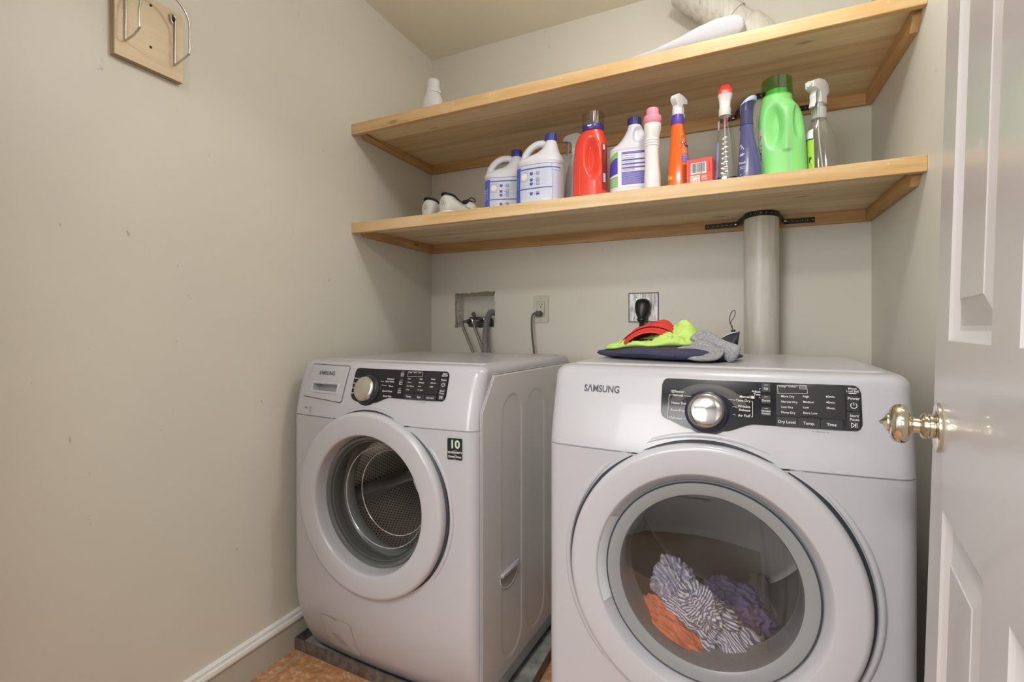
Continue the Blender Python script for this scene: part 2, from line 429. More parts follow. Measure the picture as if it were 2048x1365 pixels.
# baseboards: painted lower face with a white moulded cap
bm = bmesh.new()
bbox(bm, XL, XL+.012, .17, yb(XL), 0, .092)
bl = struct(frombm('baseboard_left', bm, M_base))
prof = [(0, .092), (.017, .092), (.018, .098), (.016, .106), (.0115, .1075), (.011, .110), (.0105, .117), (.006, .121), (0, .122)]
rings = [[(XL+x, y, z) for x, z in prof] for y in (.17, yb(XL))]
vs, fs = loftrings(rings); o = pyd('baseboard_cap', vs, fs, M_trimwhite, bl); o['label'] = 'glossy white moulded cap'
bm = bmesh.new(); bbox(bm, XR-.012, XR, .17, yb(XR), 0, .12); struct(frombm('baseboard_right', bm, M_base))
bm = bmesh.new(); bbox(bm, XL+.018, XR-.012, 2.100, 2.114, 0, .12); struct(frombm('baseboard_back', bm, M_base))

# ------------------------------------------------------------------ shelves
def shelf(name, lt0, lt1, lh0, lh1, cb0, cb1, label):
    yF = 1.575
    root = empty(name, (0, 0, 0), 0, label, 'shelf', 'pine wall shelves')
    def L(a, b, x): return a+(b-a)*(x-XL)/(XR-XL)
    def top(x, y):   # board top plane
        t = (y-yF)/(2.14-yF); f = L(lt0, lt1, x)-.001; bk = L(cb0, cb1, x)+.042+.019
        return f+(bk-f)*t
    xs = [XL+.001+(XR-XL-.002)*i/12 for i in range(13)]
    splits = [yF+.02, 1.735, 1.925, None]
    for k, mm in enumerate((M_board3, M_board2, M_board1)):
        rings = []
        for x in xs:
            y0 = splits[k]+.0006; y1 = splits[k+1]-.0006 if splits[k+1] else yb(x)-.001
            rings.append([(x, y0, top(x, y0)-.019), (x, y1, top(x, y1)-.019), (x, y1, top(x, y1)), (x, y0, top(x, y0))])
        vs, fs = loftrings(rings); pyd('board', vs, fs, mm, root)
    # front strip with eased edges
    rings = []
    for x in xs:
        t, h = L(lt0, lt1, x), L(lh0, lh1, x); b = t-h; c = .0015
        rings.append([(x, yF+c, b), (x, yF, b+c), (x, yF, t-c), (x, yF+c, t), (x, yF+.0195, t), (x, yF+.0195, b)])
    vs, fs = loftrings(rings); fr = pyd('front_strip', vs, fs, M_lip, root)
    nl = []
    nme = None
    for q in (.02, .16, .25, .33, .47, .55, .62, .73, .85, .955):
        x = XL+(XR-XL)*q; t = L(lt0, lt1, x)
        if nme is None:
            bm = bmesh.new(); bmesh.ops.create_uvsphere(bm, u_segments=8, v_segments=6, radius=.0022)
            nme = bpy.data.meshes.new('nail_head'); bm.to_mesh(nme); bm.free(); nme.materials.append(mat('pale filler', (.85, .80, .68), .5))
        o = bpy.data.objects.new('nail_head', nme); C.objects.link(o); o.parent = fr; o.location = (x, yF+.0012, t-.012)
    # cleats
    tcl = .019
    def cl(x0, x1, y0, y1, zf, mm, bev=False):
        cb = lambda x: L(cb0, cb1, x)
        P = []
        for x, y in ((x0, y0), (x1, y0), (x1, y1), (x0, y1)): P.append((x, y, cb(x)))
        for x, y in ((x0, y0), (x1, y0), (x1, y1), (x0, y1)): P.append((x, y, top(x, y)-.0195))
        return P
    y0 = lambda x: yb(x)-tcl-.0005
    P = cl(XL+.0205, XR-.0205, 0, 0, 0, None)
    q = [(XL+.0205, y0(XL)), (XR-.0205, y0(XR)), (XR-.0205, yb(XR)-.0005), (XL+.0205, yb(XL)-.0005)]
    P = [(x, y, L(cb0, cb1, x)) for x, y in q]+[(x, y, top(x, y)-.0195) for x, y in q]
    hexa('back_cleat', P, M_cleat, root)
    for xa, xb in ((XL+.0005, XL+.02), (XR-.02, XR-.0005)):
        ys, ye = yF+.045, yb(XL)-.003 if xa < 0 else yb(XR)-.003
        zb = L(cb0, cb1, xa)
        prof = [(ys+.022, zb), (ye, zb), (ye, top(xa, ye)-.0195), (ys, top(xa, ys)-.0195), (ys, zb+.022)]
        vs, fs = loftrings([[(xa, y, z) for y, z in prof], [(xb, y, z) for y, z in prof]])
        pyd('side_cleat', vs, fs, M_cleatY, root)
    return root, top
sh_lo, top_lo = shelf('wall_shelf', 1.478, 1.503, .040, .041, 1.434, 1.441, 'lower pine shelf holding shoes and a row of cleaning bottles')
sh_up, top_up = shelf('wall_shelf', 1.861, 1.918, .041, .038, 1.823, 1.845, 'upper pine shelf near the ceiling holding a towel and white bottle')

# ------------------------------------------------------------------ vent pipe, straps
def pipe_mat():
    m = mat('aged white pipe', (.60, .565, .49), .4)
    nt = m.node_tree; b = nt.nodes['Principled BSDF']; tc = nt.nodes.new('ShaderNodeTexCoord'); mp = nt.nodes.new('ShaderNodeMapping')
    mp.inputs['Scale'].default_value = (28, 28, 1.6); nt.links.new(tc.outputs['Object'], mp.inputs['Vector'])
    n = nt.nodes.new('ShaderNodeTexNoise'); n.inputs['Scale'].default_value = 2.2; n.inputs['Detail'].default_value = 8; n.inputs['Roughness'].default_value = .7
    nt.links.new(mp.outputs[0], n.inputs['Vector'])
    r = ramp(nt, [(.28, (.22, .20, .17)), (.36, (.55, .52, .45)), (.6, (.70, .67, .60))])
    nt.links.new(n.outputs['Fac'], r.inputs[0]); nt.links.new(r.outputs[0], b.inputs['Base Color'])
    return m
M_pipe = pipe_mat()
PX, PY, PR = .108, 2.028, .057
pr = empty('vent_pipe', (PX, PY, .3), 0, 'aged white plastic vent pipe rising behind the dryer through both shelves', 'pipe')
lathe('pipe', [(PR, 0), (PR, 1.76)], M_pipe, pr, n=48)
# elbow and angled run towards the ceiling
pp = crom([(0, 0, 1.74), (0, 0, 1.79), (-.028, .0, 1.835), (-.075, .0, 1.875), (-.20, .0, 1.985), (-.27, 0, 2.05)], 6)
tube('elbow', pp[:16], PR+.007, M_pipe, pr, n=40)
tube('angled_pipe', pp[14:], PR, M_pipe, pr, n=40)
tube('socket', [Vector(pp[19])+(Vector(pp[22])-Vector(pp[19]))*0, pp[20], pp[21], pp[22]], PR+.006, M_pipe, pr, n=40)
pm = Print(lambda x, y, o: Vector((-.075-.125*x-(.74-0)*.0, 0, 1.875+.11*x))+Matrix.Rotation(y, 3, Vector((-.75, 0, .66)))@(Vector((-.66, 0, -.75))*(PR+.0006)))
pm.text('PVC-1120 SCH 40 ASTM D-2665', .5, 0, .09, bold=.01)
pm.done('pipe_print', mat('black ink', (.03, .03, .03), .7), pr)
# couplings under each shelf
lathe('coupling', [(PR, 1.28), (PR+.009, 1.285), (PR+.009, 1.51), (PR, 1.512)], M_pipe, pr, n=48)
def strap(z, xa, xb, label):
    root = empty('pipe_strap', (PX, PY, z), 0, label, 'strap', 'black perforated straps')
    R = PR+.0102 if z > 1.6 else PR+.001
    pts = []
    yw = lambda x: yb(x)-.0215-PY
    pts.append((xa-PX, yw(xa), -.002)); pts.append((-R-.022, yw(PX), 0))
    for i in range(0, 13):
        t = PI+PI*i/12; pts.append((R*math.cos(t), R*math.sin(t)*1.0, .004+.006*math.sin(i/12*PI)))
    pts.append((R+.022, yw(PX), -.003)); pts.append((xb-PX, yw(xb), -.004))
    vs = []; 
    P = []
    for a, b in zip(pts[:-1], pts[1:]):
        for k in range(3): P.append(Vector(a)+(Vector(b)-Vector(a))*k/3)
    P.append(Vector(pts[-1]))
    rings = []
    for i, p in enumerate(P):
        t = (P[min(i+1, len(P)-1)]-P[max(0, i-1)]).normalized(); nn = Vector((t.y, -t.x, 0)).normalized()*.0016
        rings.append([p+nn+Vector((0, 0, -.0095)), p+nn+Vector((0, 0, .0095)), p+Vector((0, 0, .0095)), p+Vector((0, 0, -.0095))])
    vs, fs = loftrings(rings); pyd('band', vs, fs, M_black, root)
    # hole marks and screws
    L = [0]
    for a, b in zip(P[:-1], P[1:]): L.append(L[-1]+(b-a).length)
    bm = bmesh.new(); bm2 = bmesh.new(); s = .012; k = 0
    while s < L[-1]:
        i = max(j for j in range(len(L)) if L[j] <= s); i = min(i, len(P)-2)
        p = P[i]+(P[i+1]-P[i])*((s-L[i])/(L[i+1]-L[i])); t = (P[i+1]-P[i]).normalized(); nn = Vector((t.y, -t.x, 0)).normalized()
        M = Matrix.Translation(p+nn*.0019) @ nn.to_track_quat('Z', 'Y').to_matrix().to_4x4()
        bmesh.ops.create_circle(bm, cap_ends=True, segments=10, radius=.0017, matrix=M); s += .0165
    frombm('strap_hole', bm, mat('hole showing pale wood', (.55, .50, .45), .6), root)
    for xx in (-R-.024, R+.024):
        lathe('screw', [(.0045, -.0), (.004, -.0025), (.0018, -.003), (.0016, -.0015), (0, -.0015)], M_chrome, root, axis='Y', n=16, loc=(xx, yw(PX)-.002, 0))
    return root
strap(1.462, -.083, .284, 'black perforated strap holding the pipe just under the lower shelf')
strap(1.866, -.03, .267, 'black perforated strap around the pipe just under the upper shelf')

# ------------------------------------------------------------------ valve box
bx = empty('washer_valve_box', (0, yb(-1.1), 0), 0, 'grey recessed plastic washer valve box set in a ragged hole in the wall', 'valve box')
M_boxp = mat('grey-beige box plastic', (.66, .64, .56), .5, var=.08)
D = .085; a0, a1, b0, b1 = hx0-.004, hx1+.004, hz0-.004, hz1+.004
yy = .021
vs = [(a0, yy, b0), (a1, yy, b0), (a1, yy, b1), (a0, yy, b1), (a0+.012, D, b0+.006), (a1-.004, D, b0+.006), (a1-.004, D, b1-.02), (a0+.012, D, b1-.02),
      (a0-.002, yy, b0-.002), (a1+.002, yy, b0-.002), (a1+.002, yy, b1+.002), (a0-.002, yy, b1+.002), (a0-.002, D+.003, b0-.002), (a1+.002, D+.003, b0-.002), (a1+.002, D+.003, b1+.002), (a0-.002, D+.003, b1+.002)]
fs = [(4, 5, 6, 7), (0, 1, 5, 4), (1, 2, 6, 5), (2, 3, 7, 6), (3, 0, 4, 7), (8, 9, 1, 0), (9, 10, 2, 1), (10, 11, 3, 2), (11, 8, 0, 3), (8, 12, 13, 9), (9, 13, 14, 10), (10, 14, 15, 11), (11, 15, 12, 8), (12, 15, 14, 13)]
me = bpy.data.meshes.new('box_shell'); me.from_pydata(vs, [], fs); link('box_shell', me, M_boxp, bx)
box('knockout', a0+.004, a0+.010, .03, D-.01, 1.155, 1.195, M_boxp, bx, .001)
box('knockout', a0+.004, a0+.010, .03, D-.01, 1.095, 1.14, M_boxp, bx, .001)
bm = bmesh.new(); bbox(bm, -1.165, -1.045, .045, .075, 1.075, 1.125, .006)
frombm('valve_body', bm, mat('dark grey valve', (.10, .10, .10), .5), bx, 40)
for xx, zz in ((-1.148, 1.103), (-1.084, 1.107)):
    lathe('valve_collar', [(.017, .045), (.017, .034), (.013, .032), (.010, .034), (.010, .045)], mat('nickel collar', (.6, .56, .5), .3, .9), bx, axis='Y', n=24, loc=(xx, 0, zz))
    lathe('hose_nut', [(.0001, .0), (.008, .0), (.0095, .006), (.0095, .03), (.008, .045)], mat('dark nut', (.16, .13, .11), .4, .6), bx, axis='Y', n=8, loc=(xx, 0, zz))
tube('valve_handle', crom([(-1.108, .04, 1.10), (-1.112, .025, 1.118), (-1.118, .02, 1.134), (-1.124, .02, 1.143)], 4), lambda t: (.006+.004*t, .006+.006*t), mat('dark grey valve', (.10, .10, .10), .5), bx)
rr = random.Random(11); vs = []; fs = []; nh = len(hole)
for i, (x, z) in enumerate(hole):
    dx, dz = (1 if x > (hx0+hx1)/2+.10 else -1 if x < (hx0+hx1)/2-.10 else 0), (1 if z > (hz0+hz1)/2+.075 else -1 if z < (hz0+hz1)/2-.075 else 0)
    o_ = rr.uniform(.0005, .0055); n_ = rr.uniform(.001, .004)
    vs += [(x+dx*o_, yb(x)-.0006-yb(-1.1), z+dz*o_), (x-dx*n_, yb(x)-.0006-yb(-1.1), z-dz*n_), (x-dx*n_*.6, .019, z-dz*n_*.6)]
for i in range(nh):
    a, b = i*3, ((i+1) % nh)*3; fs += [(a, b, b+1, a+1), (a+1, b+1, b+2, a+2)]
pyd('torn_wallboard_edge', vs, fs, mat('torn plaster paper', (.72, .69, .60), .9, bump=1, bscale=300, var=.25, vscale=120), bx)
# hoses
M_braid = mat('braided steel hose', (.33, .31, .29), .35, .7, bump=.5, bscale=1500)
Y0 = yb(-1.1)
hh = tube('supply_hose', crom([(-1.148, Y0-.002, 1.103), (-1.158, Y0-.02, 1.098), (-1.150, Y0-.03, 1.075), (-1.11, Y0-.05, 1.01), (-1.07, Y0-.065, .93), (-1.05, Y0-.08, .80)], 8), .0068, M_braid)
tag(hh, 'left grey braided water hose running from the valve box down behind the washer', 'hose', 'water supply hoses')
hh = tube('supply_hose', crom([(-1.084, Y0-.002, 1.107), (-1.096, Y0-.018, 1.098), (-1.088, Y0-.03, 1.07), (-1.055, Y0-.045, 1.01), (-1.025, Y0-.06, .93), (-1.01, Y0-.08, .80)], 8), .0068, M_braid)
tag(hh, 'right grey braided water hose with pale nut leaving the valve box', 'hose', 'water supply hoses')
dp = crom([(-1.004, Y0+.055, 1.125), (-1.006, Y0+.02, 1.142), (-1.014, Y0-.015, 1.142), (-1.022, Y0-.035, 1.11), (-1.022, Y0-.05, 1.06), (-1.012, Y0-.075, 1.0), (-.995, Y0-.10, .92), (-.97, Y0-.13, .82)], 20)
N = len(dp)
dh = tube('drain_hose', dp, lambda t: .0135+.0016*math.sin(t*N*PI*2/3.01), mat('grey corrugated hose', (.20, .20, .205), .5), None, n=16)
tag(dh, 'thick grey corrugated drain hose hooked into the valve box', 'hose')
box('drain_slot', -1.018, -.998, .0835, .0845, 1.105, 1.16, M_black, bx)

# ------------------------------------------------------------------ outlets
M_ivory = mat('ivory outlet plastic', (.62, .59, .48), .4)
Y0 = yb(-.768)
wo = empty('wall_outlet', (-.768, Y0, 1.155), 0, 'ivory duplex wall outlet between the valve box and the black plug', 'outlet')
bm = bmesh.new(); bbox(bm, -.0365, .0365, -.006, -.0005, -.061, .061, .003); frombm('cover_plate', bm, M_ivory, wo, 40)
bm = bmesh.new(); bbox(bm, -.0175, .0175, -.008, -.005, -.034, .034, .001); frombm('socket_face', bm, M_ivory, wo, 40)
fn = lambda x, y, o: Vector((x, -.0081-o, y))
p = Print(fn); 
for zz in (.019,):
    p.rect(-.0075, -.0050, zz-.002, zz+.007); p.rect(.0050, .0075, zz-.003, zz+.007); p.disc(0, zz-.009, .003)
p.line([(-.0178, .0345), (.0178, .0345), (.0178, -.0345), (-.0178, -.0345), (-.0178, .0345)], .0006)
p.done('socket_slot', M_black, wo)
for zz in (.051, -.051): lathe('plate_screw', [(.003, -.006), (.0026, -.0072), (0, -.0075)], mat('painted screw', (.45, .42, .35), .4), wo, axis='Y', n=12, loc=(0, 0, zz))
M_greyplug = mat('grey cord rubber', (.11, .105, .10), .5)
pc = empty('washer_power_cord', (-.768, Y0, 1.137), 0, 'grey power cord plugged into the ivory duplex outlet', 'cord')
bm = bmesh.new(); bbox(bm, -.022, .012, -.034, -.0086, -.014, .010, .006); frombm('plug', bm, M_greyplug, pc, 40)
tube('cord', crom([(-.014, -.030, .0), (-.026, -.036, -.006), (-.032, -.036, -.03), (-.030, -.036, -.10), (-.022, -.036, -.17), (-.02, -.036, -.3)], 8), .0042, M_greyplug, pc)

Y0 = yb(-.32)
do = empty('dryer_outlet', (-.32, Y0, 1.155), 0, 'square brushed metal dryer outlet plate behind the black plug', 'outlet')
def galv():
    m = mat('galvanised plate', (.40, .385, .375), .45, .35)
    nt = m.node_tree; b = nt.nodes['Principled BSDF']; tc = nt.nodes.new('ShaderNodeTexCoord'); mp = nt.nodes.new('ShaderNodeMapping')
    mp.inputs['Scale'].default_value = (60, 60, 14); nt.links.new(tc.outputs['Object'], mp.inputs['Vector'])
    n = nt.nodes.new('ShaderNodeTexNoise'); n.inputs['Scale'].default_value = 2; n.inputs['Detail'].default_value = 6; nt.links.new(mp.outputs[0], n.inputs['Vector'])
    r = ramp(nt, [(.35, (.26, .25, .25)), (.6, (.58, .56, .55))]); nt.links.new(n.outputs['Fac'], r.inputs[0]); nt.links.new(r.outputs[0], b.inputs['Base Color'])
    return m
bm = bmesh.new(); bbox(bm, -.0608, .0608, -.0035, -.0005, -.0608, .0608, .0012); frombm('plate_rim', bm, mat('dark plate edge', (.10, .085, .07), .5), do, 40)
bm = bmesh.new(); bbox(bm, -.0575, .0575, -.005, -.003, -.0575, .0575, .001); frombm('cover_plate', bm, galv(), do, 40)
lathe('receptacle', [(.028, -.004), (.028, -.008), (.026, -.009), (0, -.009)], M_black, do, axis='Y', n=32, loc=(.001, 0, .003))
for sx in (-.026, .022): lathe('plate_screw', [(.0035, -.004), (.003, -.0065), (0, -.0068)], M_chrome, do, axis='Y', n=12, loc=(sx, 0, .032))
dc = empty('dryer_power_cord', (-.32, Y0, 1.155), 0, 'thick black dryer plug and cord hanging from the square metal outlet plate', 'cord')
bm = bmesh.new()
rings = []
for z, cx, a, b, cy in ((.034, 0, .012, .010, -.026), (.030, 0, .022, .016, -.026), (.018, 0, .029, .020, -.029), (0, 0, .031, .021, -.030), (-.02, -.001, .027, .019, -.032), (-.036, -.002, .020, .016, -.034), (-.043, -.002, .016, .014, -.035), (-.046, -.002, .019, .016, -.036), (-.054, -.002, .019, .016, -.036), (-.058, -.002, .013, .012, -.036), (-.064, -.002, .010, .010, -.036), (-.12, -.002, .009, .009, -.036)):
    rings.append([(cx+a*math.cos(2*PI*j/28), cy+b*math.sin(2*PI*j/28), z) for j in range(28)])
addrings(bm, rings); frombm('plug', bm, M_black, dc, 50)
bm = bmesh.new(); bbox(bm, -.010, .018, -.016, -.0092, -.012, .02, .002); frombm('plug_base', bm, M_black, dc, 40)
tube('cord', crom([(-.002, -.036, -.11), (-.002, -.036, -.2), (.0, -.04, -.4)], 6), .0088, M_black, dc)

# ------------------------------------------------------------------ drain pan
pan = empty('drain_pan', (XL+.014, 1.19, .001), 0, 'rusty grey metal drain pan under the washer', 'pan')
M_pan = mat('weathered dark metal', (.15, .125, .11), .5, .25, var=.45, vscale=40, bump=.3, bscale=120)
M_panin = mat('mottled galvanised pan floor', (.36, .37, .34), .55, .1, var=.35, vscale=22)
pw, y0l, y0r, yb_, hp = .806, .092, .020, .80, .038
vs = [(0, y0l, 0), (pw, y0r, 0), (pw, yb_, 0), (0, yb_, 0), (.002, y0l+.002, .003), (pw-.002, y0r+.002, .003), (pw-.002, yb_-.002, .003), (.002, yb_-.002, .003)]
hexa('pan_floor', vs, M_panin, pan)
Q = [(0, y0l), (pw, y0r), (pw, yb_), (0, yb_)]; Qi = [(.0025, y0l+.0025), (pw-.0025, y0r+.0025), (pw-.0025, yb_-.0025), (.0025, yb_-.0025)]
vs = [(x, y, 0) for x, y in Q]+[(x, y, hp) for x, y in Q]+[(x, y, hp) for x, y in Qi]+[(x, y, .003) for x, y in Qi]
fs = []
for i in range(4):
    j = (i+1) % 4; fs += [(i, j, 4+j, 4+i), (4+i, 4+j, 8+j, 8+i), (8+i, 8+j, 12+j, 12+i)]
pyd('pan_rim', vs, fs, M_pan, pan)


# ------------------------------------------------------------------ washer and dryer
W = .686; HW = W/2
class Machine:
    def __init__(s, name, px, py, yaw, zs, zt, lean, c, dep, zb, label, cat, kick=.0, kz=.28):
        s.zs, s.zt, s.lean, s.c, s.dep, s.zb, s.kick, s.kz = zs, zt, lean, c, dep, zb, kick, kz
        a = math.radians(yaw); s.pockets = []
        s.root = empty(name, (px-math.cos(a)*HW, py-math.sin(a)*HW, 0), a, label, cat)
    def F(s, x, z):
        y = -s.c*(1-min(1, (x/HW)**2))
        if z > s.zs: y += s.lean*(min(1, (z-s.zs)/(s.zt-s.zs)))**1.3
        if z < s.kz and s.kick: y += s.kick*((s.kz-z)/(s.kz-s.zb))**2.0
        return y
    def fn(s, x, z, o=.0004): return Vector((x, s.F(x, z)-o, z))
    def body(s, cz, cr, cavity):
        rc, nx, nc, rt = .034, 30, 8, .022
        def outline(z, ins=0, gro=0):
            w_ = HW-ins; P = []
            def corner(sx, a0, a1):
                for i in range(nc+1):
                    t = math.radians(a0+(a1-a0)*i/nc); cx = sx*(w_-rc)
                    fy = s.F(cx, z)+ins+gro+rc
                    P.append((cx+rc*math.cos(t), fy+rc*math.sin(t), z))
            corner(-1, 180, 270)
            for i in range(1, nx):
                x = -(w_-rc)+2*(w_-rc)*i/nx; P.append((x, s.F(x, z)+ins+gro, z))
            corner(1, 270, 360)
            bi = min(ins, .02)
            P.append((w_, s.dep*.5, z)); P.append((w_, s.dep-.008-bi, z)); P.append((w_-.008, s.dep-bi, z))
            P.append((-w_+.008, s.dep-bi, z)); P.append((-w_, s.dep-.008-bi, z)); P.append((-w_, s.dep*.5, z))
            return P
        zs = []
        z = s.zb; rings = [outline(s.zb+.0, .014), outline(s.zb+.004, .005), outline(s.zb+.012, 0)]
        k = 14
        for i in range(1, k): rings.append(outline(s.zb+.012+(s.zs-.0015-s.zb-.012)*i/k))
        rings += [outline(s.zs-.0016), outline(s.zs-.0010, 0, .005), outline(s.zs+.0010, 0, .005), outline(s.zs+.0016)]
        for i in range(1, 13): rings.append(outline(s.zs+.0016+(s.zt-rt-s.zs-.0016)*i/12))
        for i in range(1, 8):
            t = PI/2*i/7; rings.append(outline(s.zt-rt+rt*math.sin(t), rt*(1-math.cos(t))))
        vs, fs = loftrings(rings)
        o = pyd('cabinet', vs, fs, M_enamel, None, None)
        me = bpy.data.meshes.new('c'); bm = bmesh.new()
        bmesh.ops.create_cone(bm, cap_ends=True, segments=96, radius1=cr, radius2=cr, depth=cavity+.2, matrix=Matrix.Translation((0, cavity/2-.1+.0, cz)) @ Matrix.Rotation(PI/2, 4, 'X'))
        bm.to_mesh(me); bm.free(); cut = bpy.data.objects.new('c', me); C.objects.link(cut)
        boolean_cut(o, cut)
        for (a0, a1, c0, c1) in s.pockets:
            bm = bmesh.new(); bbox(bm, a0, a1, -.04, .045, c0, c1); me = bpy.data.meshes.new('c'); bm.to_mesh(me); bm.free()
            cut = bpy.data.objects.new('c', me); C.objects.link(cut); boolean_cut(o, cut)
        o.parent = s.root; me = o.data
        for p in me.polygons: p.use_smooth = True
        me.set_sharp_from_angle(angle=math.radians(38))
        s.cab = o; return o
    def topplate(s, y0=.085):
        rings = []
        def rr(ins, z): 
            return [(x, y, z) for x, y in roundrect(-HW+.030+ins, HW-.030-ins, y0+ins, s.dep-.025-ins, .02, 5)]
        rings = [rr(-.002, s.zt-.001), rr(0, s.zt+.0025), rr(.003, s.zt+.0035), rr(.030, s.zt+.0035), rr(.034, s.zt+.0015), rr(.06, s.zt+.0012)]
        vs, fs = loftrings(rings, False, True); pyd('top_plate', vs, fs, M_enamel, s.root, 30)
    def panel(s, x0, x1, zlo, zhi, kx, kz_, drop):
        """black control panel with a round bulge under the dial; shape as a polygon grid"""
        def zb_(x):
            d = (x-kx)
            e = 0
            if abs(d) < .088:
                ad = abs(d)
                if ad < .030: e = drop+(math.sqrt(max(0, .046**2-ad*ad))-.046)*.85
                else:
                    q = (ad-.030)/.058; e0 = drop+(math.sqrt(.046**2-.03**2)-.046)*.85; q = q*q*(3-2*q); e = e0*(1-q)
            return zlo+.0015-e
        r = .013; n = 110; top = []; bot = []
        for i in range(n+1):
            t = i/n; x = x0+(x1-x0)*t
            d = min(x-x0, x1-x); cut = r-math.sqrt(max(0, r*r-(r-min(d, r))**2))
            top.append((x, zhi-cut)); b = zb_(x); bot.append((x, b+cut*(.9)))
        for off, mm, nm in ((.0022, M_panel, 'control_panel'),):
            vs = []; m_ = 8
            for i in range(n+1):
                for j in range(m_+1):
                    z = bot[i][1]+(top[i][1]-bot[i][1])*j/m_; vs.append(s.fn(top[i][0], z, off))
            fs = [(i*(m_+1)+j, (i+1)*(m_+1)+j, (i+1)*(m_+1)+j+1, i*(m_+1)+j+1) for i in range(n) for j in range(m_)]
            # rim
            loop = [i*(m_+1) for i in range(n+1)]+[n*(m_+1)+j for j in range(1, m_+1)]+[i*(m_+1)+m_ for i in range(n-1, -1, -1)]+[j for j in range(m_-1, 0, -1)]
            b0_ = len(vs); 
            for q in loop: v = vs[q]; vs.append(v+Vector((0, .0035, 0)))
            for k in range(len(loop)): fs.append((loop[k], b0_+k, b0_+(k+1) % len(loop), loop[(k+1) % len(loop)]))
            s.pan = pyd(nm, vs, fs, mm, s.root, 40)
        return s.pan
    def plate(s, name, pts, off, m, parent, th=.001, nseg=6):
        """thin raised plate following the front (convex outline pts), fan-gridded"""
        cx = sum(p[0] for p in pts)/len(pts); cz = sum(p[1] for p in pts)/len(pts)
        vs = [s.fn(cx, cz, off)]; fs = []; n = len(pts)
        for k in range(1, nseg+1):
            for p in pts: vs.append(s.fn(cx+(p[0]-cx)*k/nseg, cz+(p[1]-cz)*k/nseg, off))
        for i in range(n): fs.append((0, 1+i, 1+(i+1) % n))
        for k in range(nseg-1):
            for i in range(n): j = (i+1) % n; fs.append((1+k*n+i, 1+(k+1)*n+i, 1+(k+1)*n+j, 1+k*n+j))
        b = len(vs); k = nseg-1
        for p in pts: vs.append(s.fn(p[0], p[1], off-th))
        for i in range(n): j = (i+1) % n; fs.append((1+k*n+i, b+i, b+j, 1+k*n+j))
        return pyd(name, vs, fs, m, parent, 30)
    def sub(s, name, x0, x1, z0, z1, m, parent, off=.0032, th=.0015, r=.001, nseg=4):
        return s.plate(name, roundrect(x0, x1, z0, z1, r, 2), off, m, parent, th, nseg)
    def dial(s, kx, kz_, kr, rg, capm, parentlabel=None):
        y = s.F(kx, kz_); n = Vector((0, -1, .0))
        e = .01; nz = (s.F(kx, kz_+e)-s.F(kx, kz_-e))/(2*e); tilt = math.atan(nz)
        k = lathe('dial', [(rg, .003), (rg, -.004), (rg-.003, -.007), (kr+.004, -.0085), (kr+.001, -.008)], mat('blue-black dial ring', (.018, .02, .04), .3), s.root, axis='Y', n=64)
        k.location = (kx, y, kz_); k.rotation_euler = (-tilt, 0, 0)
        c = lathe('dial_cap', [(kr+.001, -.006), (kr+.001, -.020), (kr-.002, -.0235), (kr-.006, -.0245), (kr*.6, -.0262), (0, -.0268)], capm, k, axis='Y', n=64)
        return k
    def ring_door(s, cz, R, G, prof, frame_prof, label=None):
        c = (0, 0, cz)
        lathe('door_gap', [(R+.003, .02), (R+.0055, -.012), (R+.003, -.016), (R-.004, -.016)], M_gap, s.root, axis='Y', n=128, loc=c)
        d = lathe('door', prof, M_enamel2, s.root, axis='Y', n=128, loc=c, smooth=35)
        return d

def SAM(p, x0, x1, z, h):
    # wide bold logotype, second letter without a crossbar
    vs, fs = textgeo('S\u039bMSUNG', h*1.38, 'CENTER', .022)
    a = min(v[0] for v in vs); b = max(v[0] for v in vs); k = (x1-x0)/(b-a)
    zz = (min(v[1] for v in vs)+max(v[1] for v in vs))/2
    p.add([((x0+x1)/2+(v[0]-(a+b)/2)*k, z+v[1]-zz) for v in vs], fs)

# ---- dryer
dr = Machine('dryer', .3014, 1.0702, -3.5, .807, .984, .0465, .02, .74, .02,
             'white front-loading dryer on the right with striped laundry inside its round window', 'dryer')
dr.body(.568, .236, .50); dr.topplate(.10)
for sx in (-1, 1):
    for y in (.08, .66): lathe('foot', [(.018, -.019), (.018, -.008), (.009, -.006), (.009, .012)], M_black, dr.root, n=20, loc=(sx*.29, y, .02), cap=True)
lathe('door_gap', [(.2745, .02), (.2805, .004), (.2805, -.0125), (.276, -.0165), (.268, -.0165)], M_gap, dr.root, axis='Y', n=128, loc=(0, 0, .568))
lathe('surround_ridge', [(.2805, .008), (.2825, -.0115), (.286, -.0145), (.293, -.0125), (.300, .01)], M_enamel, dr.root, axis='Y', n=128, loc=(0, 0, .568), smooth=60)
ddoor = lathe('door', [(.268, .0), (.2735, -.010), (.2742, -.026), (.2725, -.0330), (.2690, -.0368), (.2645, -.0385), (.262, -.0388), (.235, -.0386), (.2190, -.0376), (.2170, -.0370), (.2150, -.0352), (.2090, -.024), (.2015, -.012), (.1965, -.006)], M_enamel2, dr.root, axis='Y', n=128, loc=(0, 0, .568), smooth=35)
lathe('window_frame', [(.1995, -.008), (.1985, -.0185), (.196, -.0215), (.190, -.0215), (.178, -.019), (.171, -.016), (.1685, -.010), (.168, .02), (.166, .06)], M_greyring, ddoor, axis='Y', n=128, loc=(0, 0, .568), smooth=40)
lathe('frame_edge', [(.1985, -.0205), (.1975, -.023), (.1955, -.0225)], M_gap, ddoor, axis='Y', n=128, loc=(0, 0, .568))
lathe('window_glass', [(.1705, -.0165), (.150, -.0205), (.12, -.0245), (.08, -.0275), (.04, -.0285), (0, -.029)], glass('smoked window glass', (.74, .725, .71), .01, 1.5, .05), ddoor, axis='Y', n=96, loc=(0, 0, .568), smooth=180)
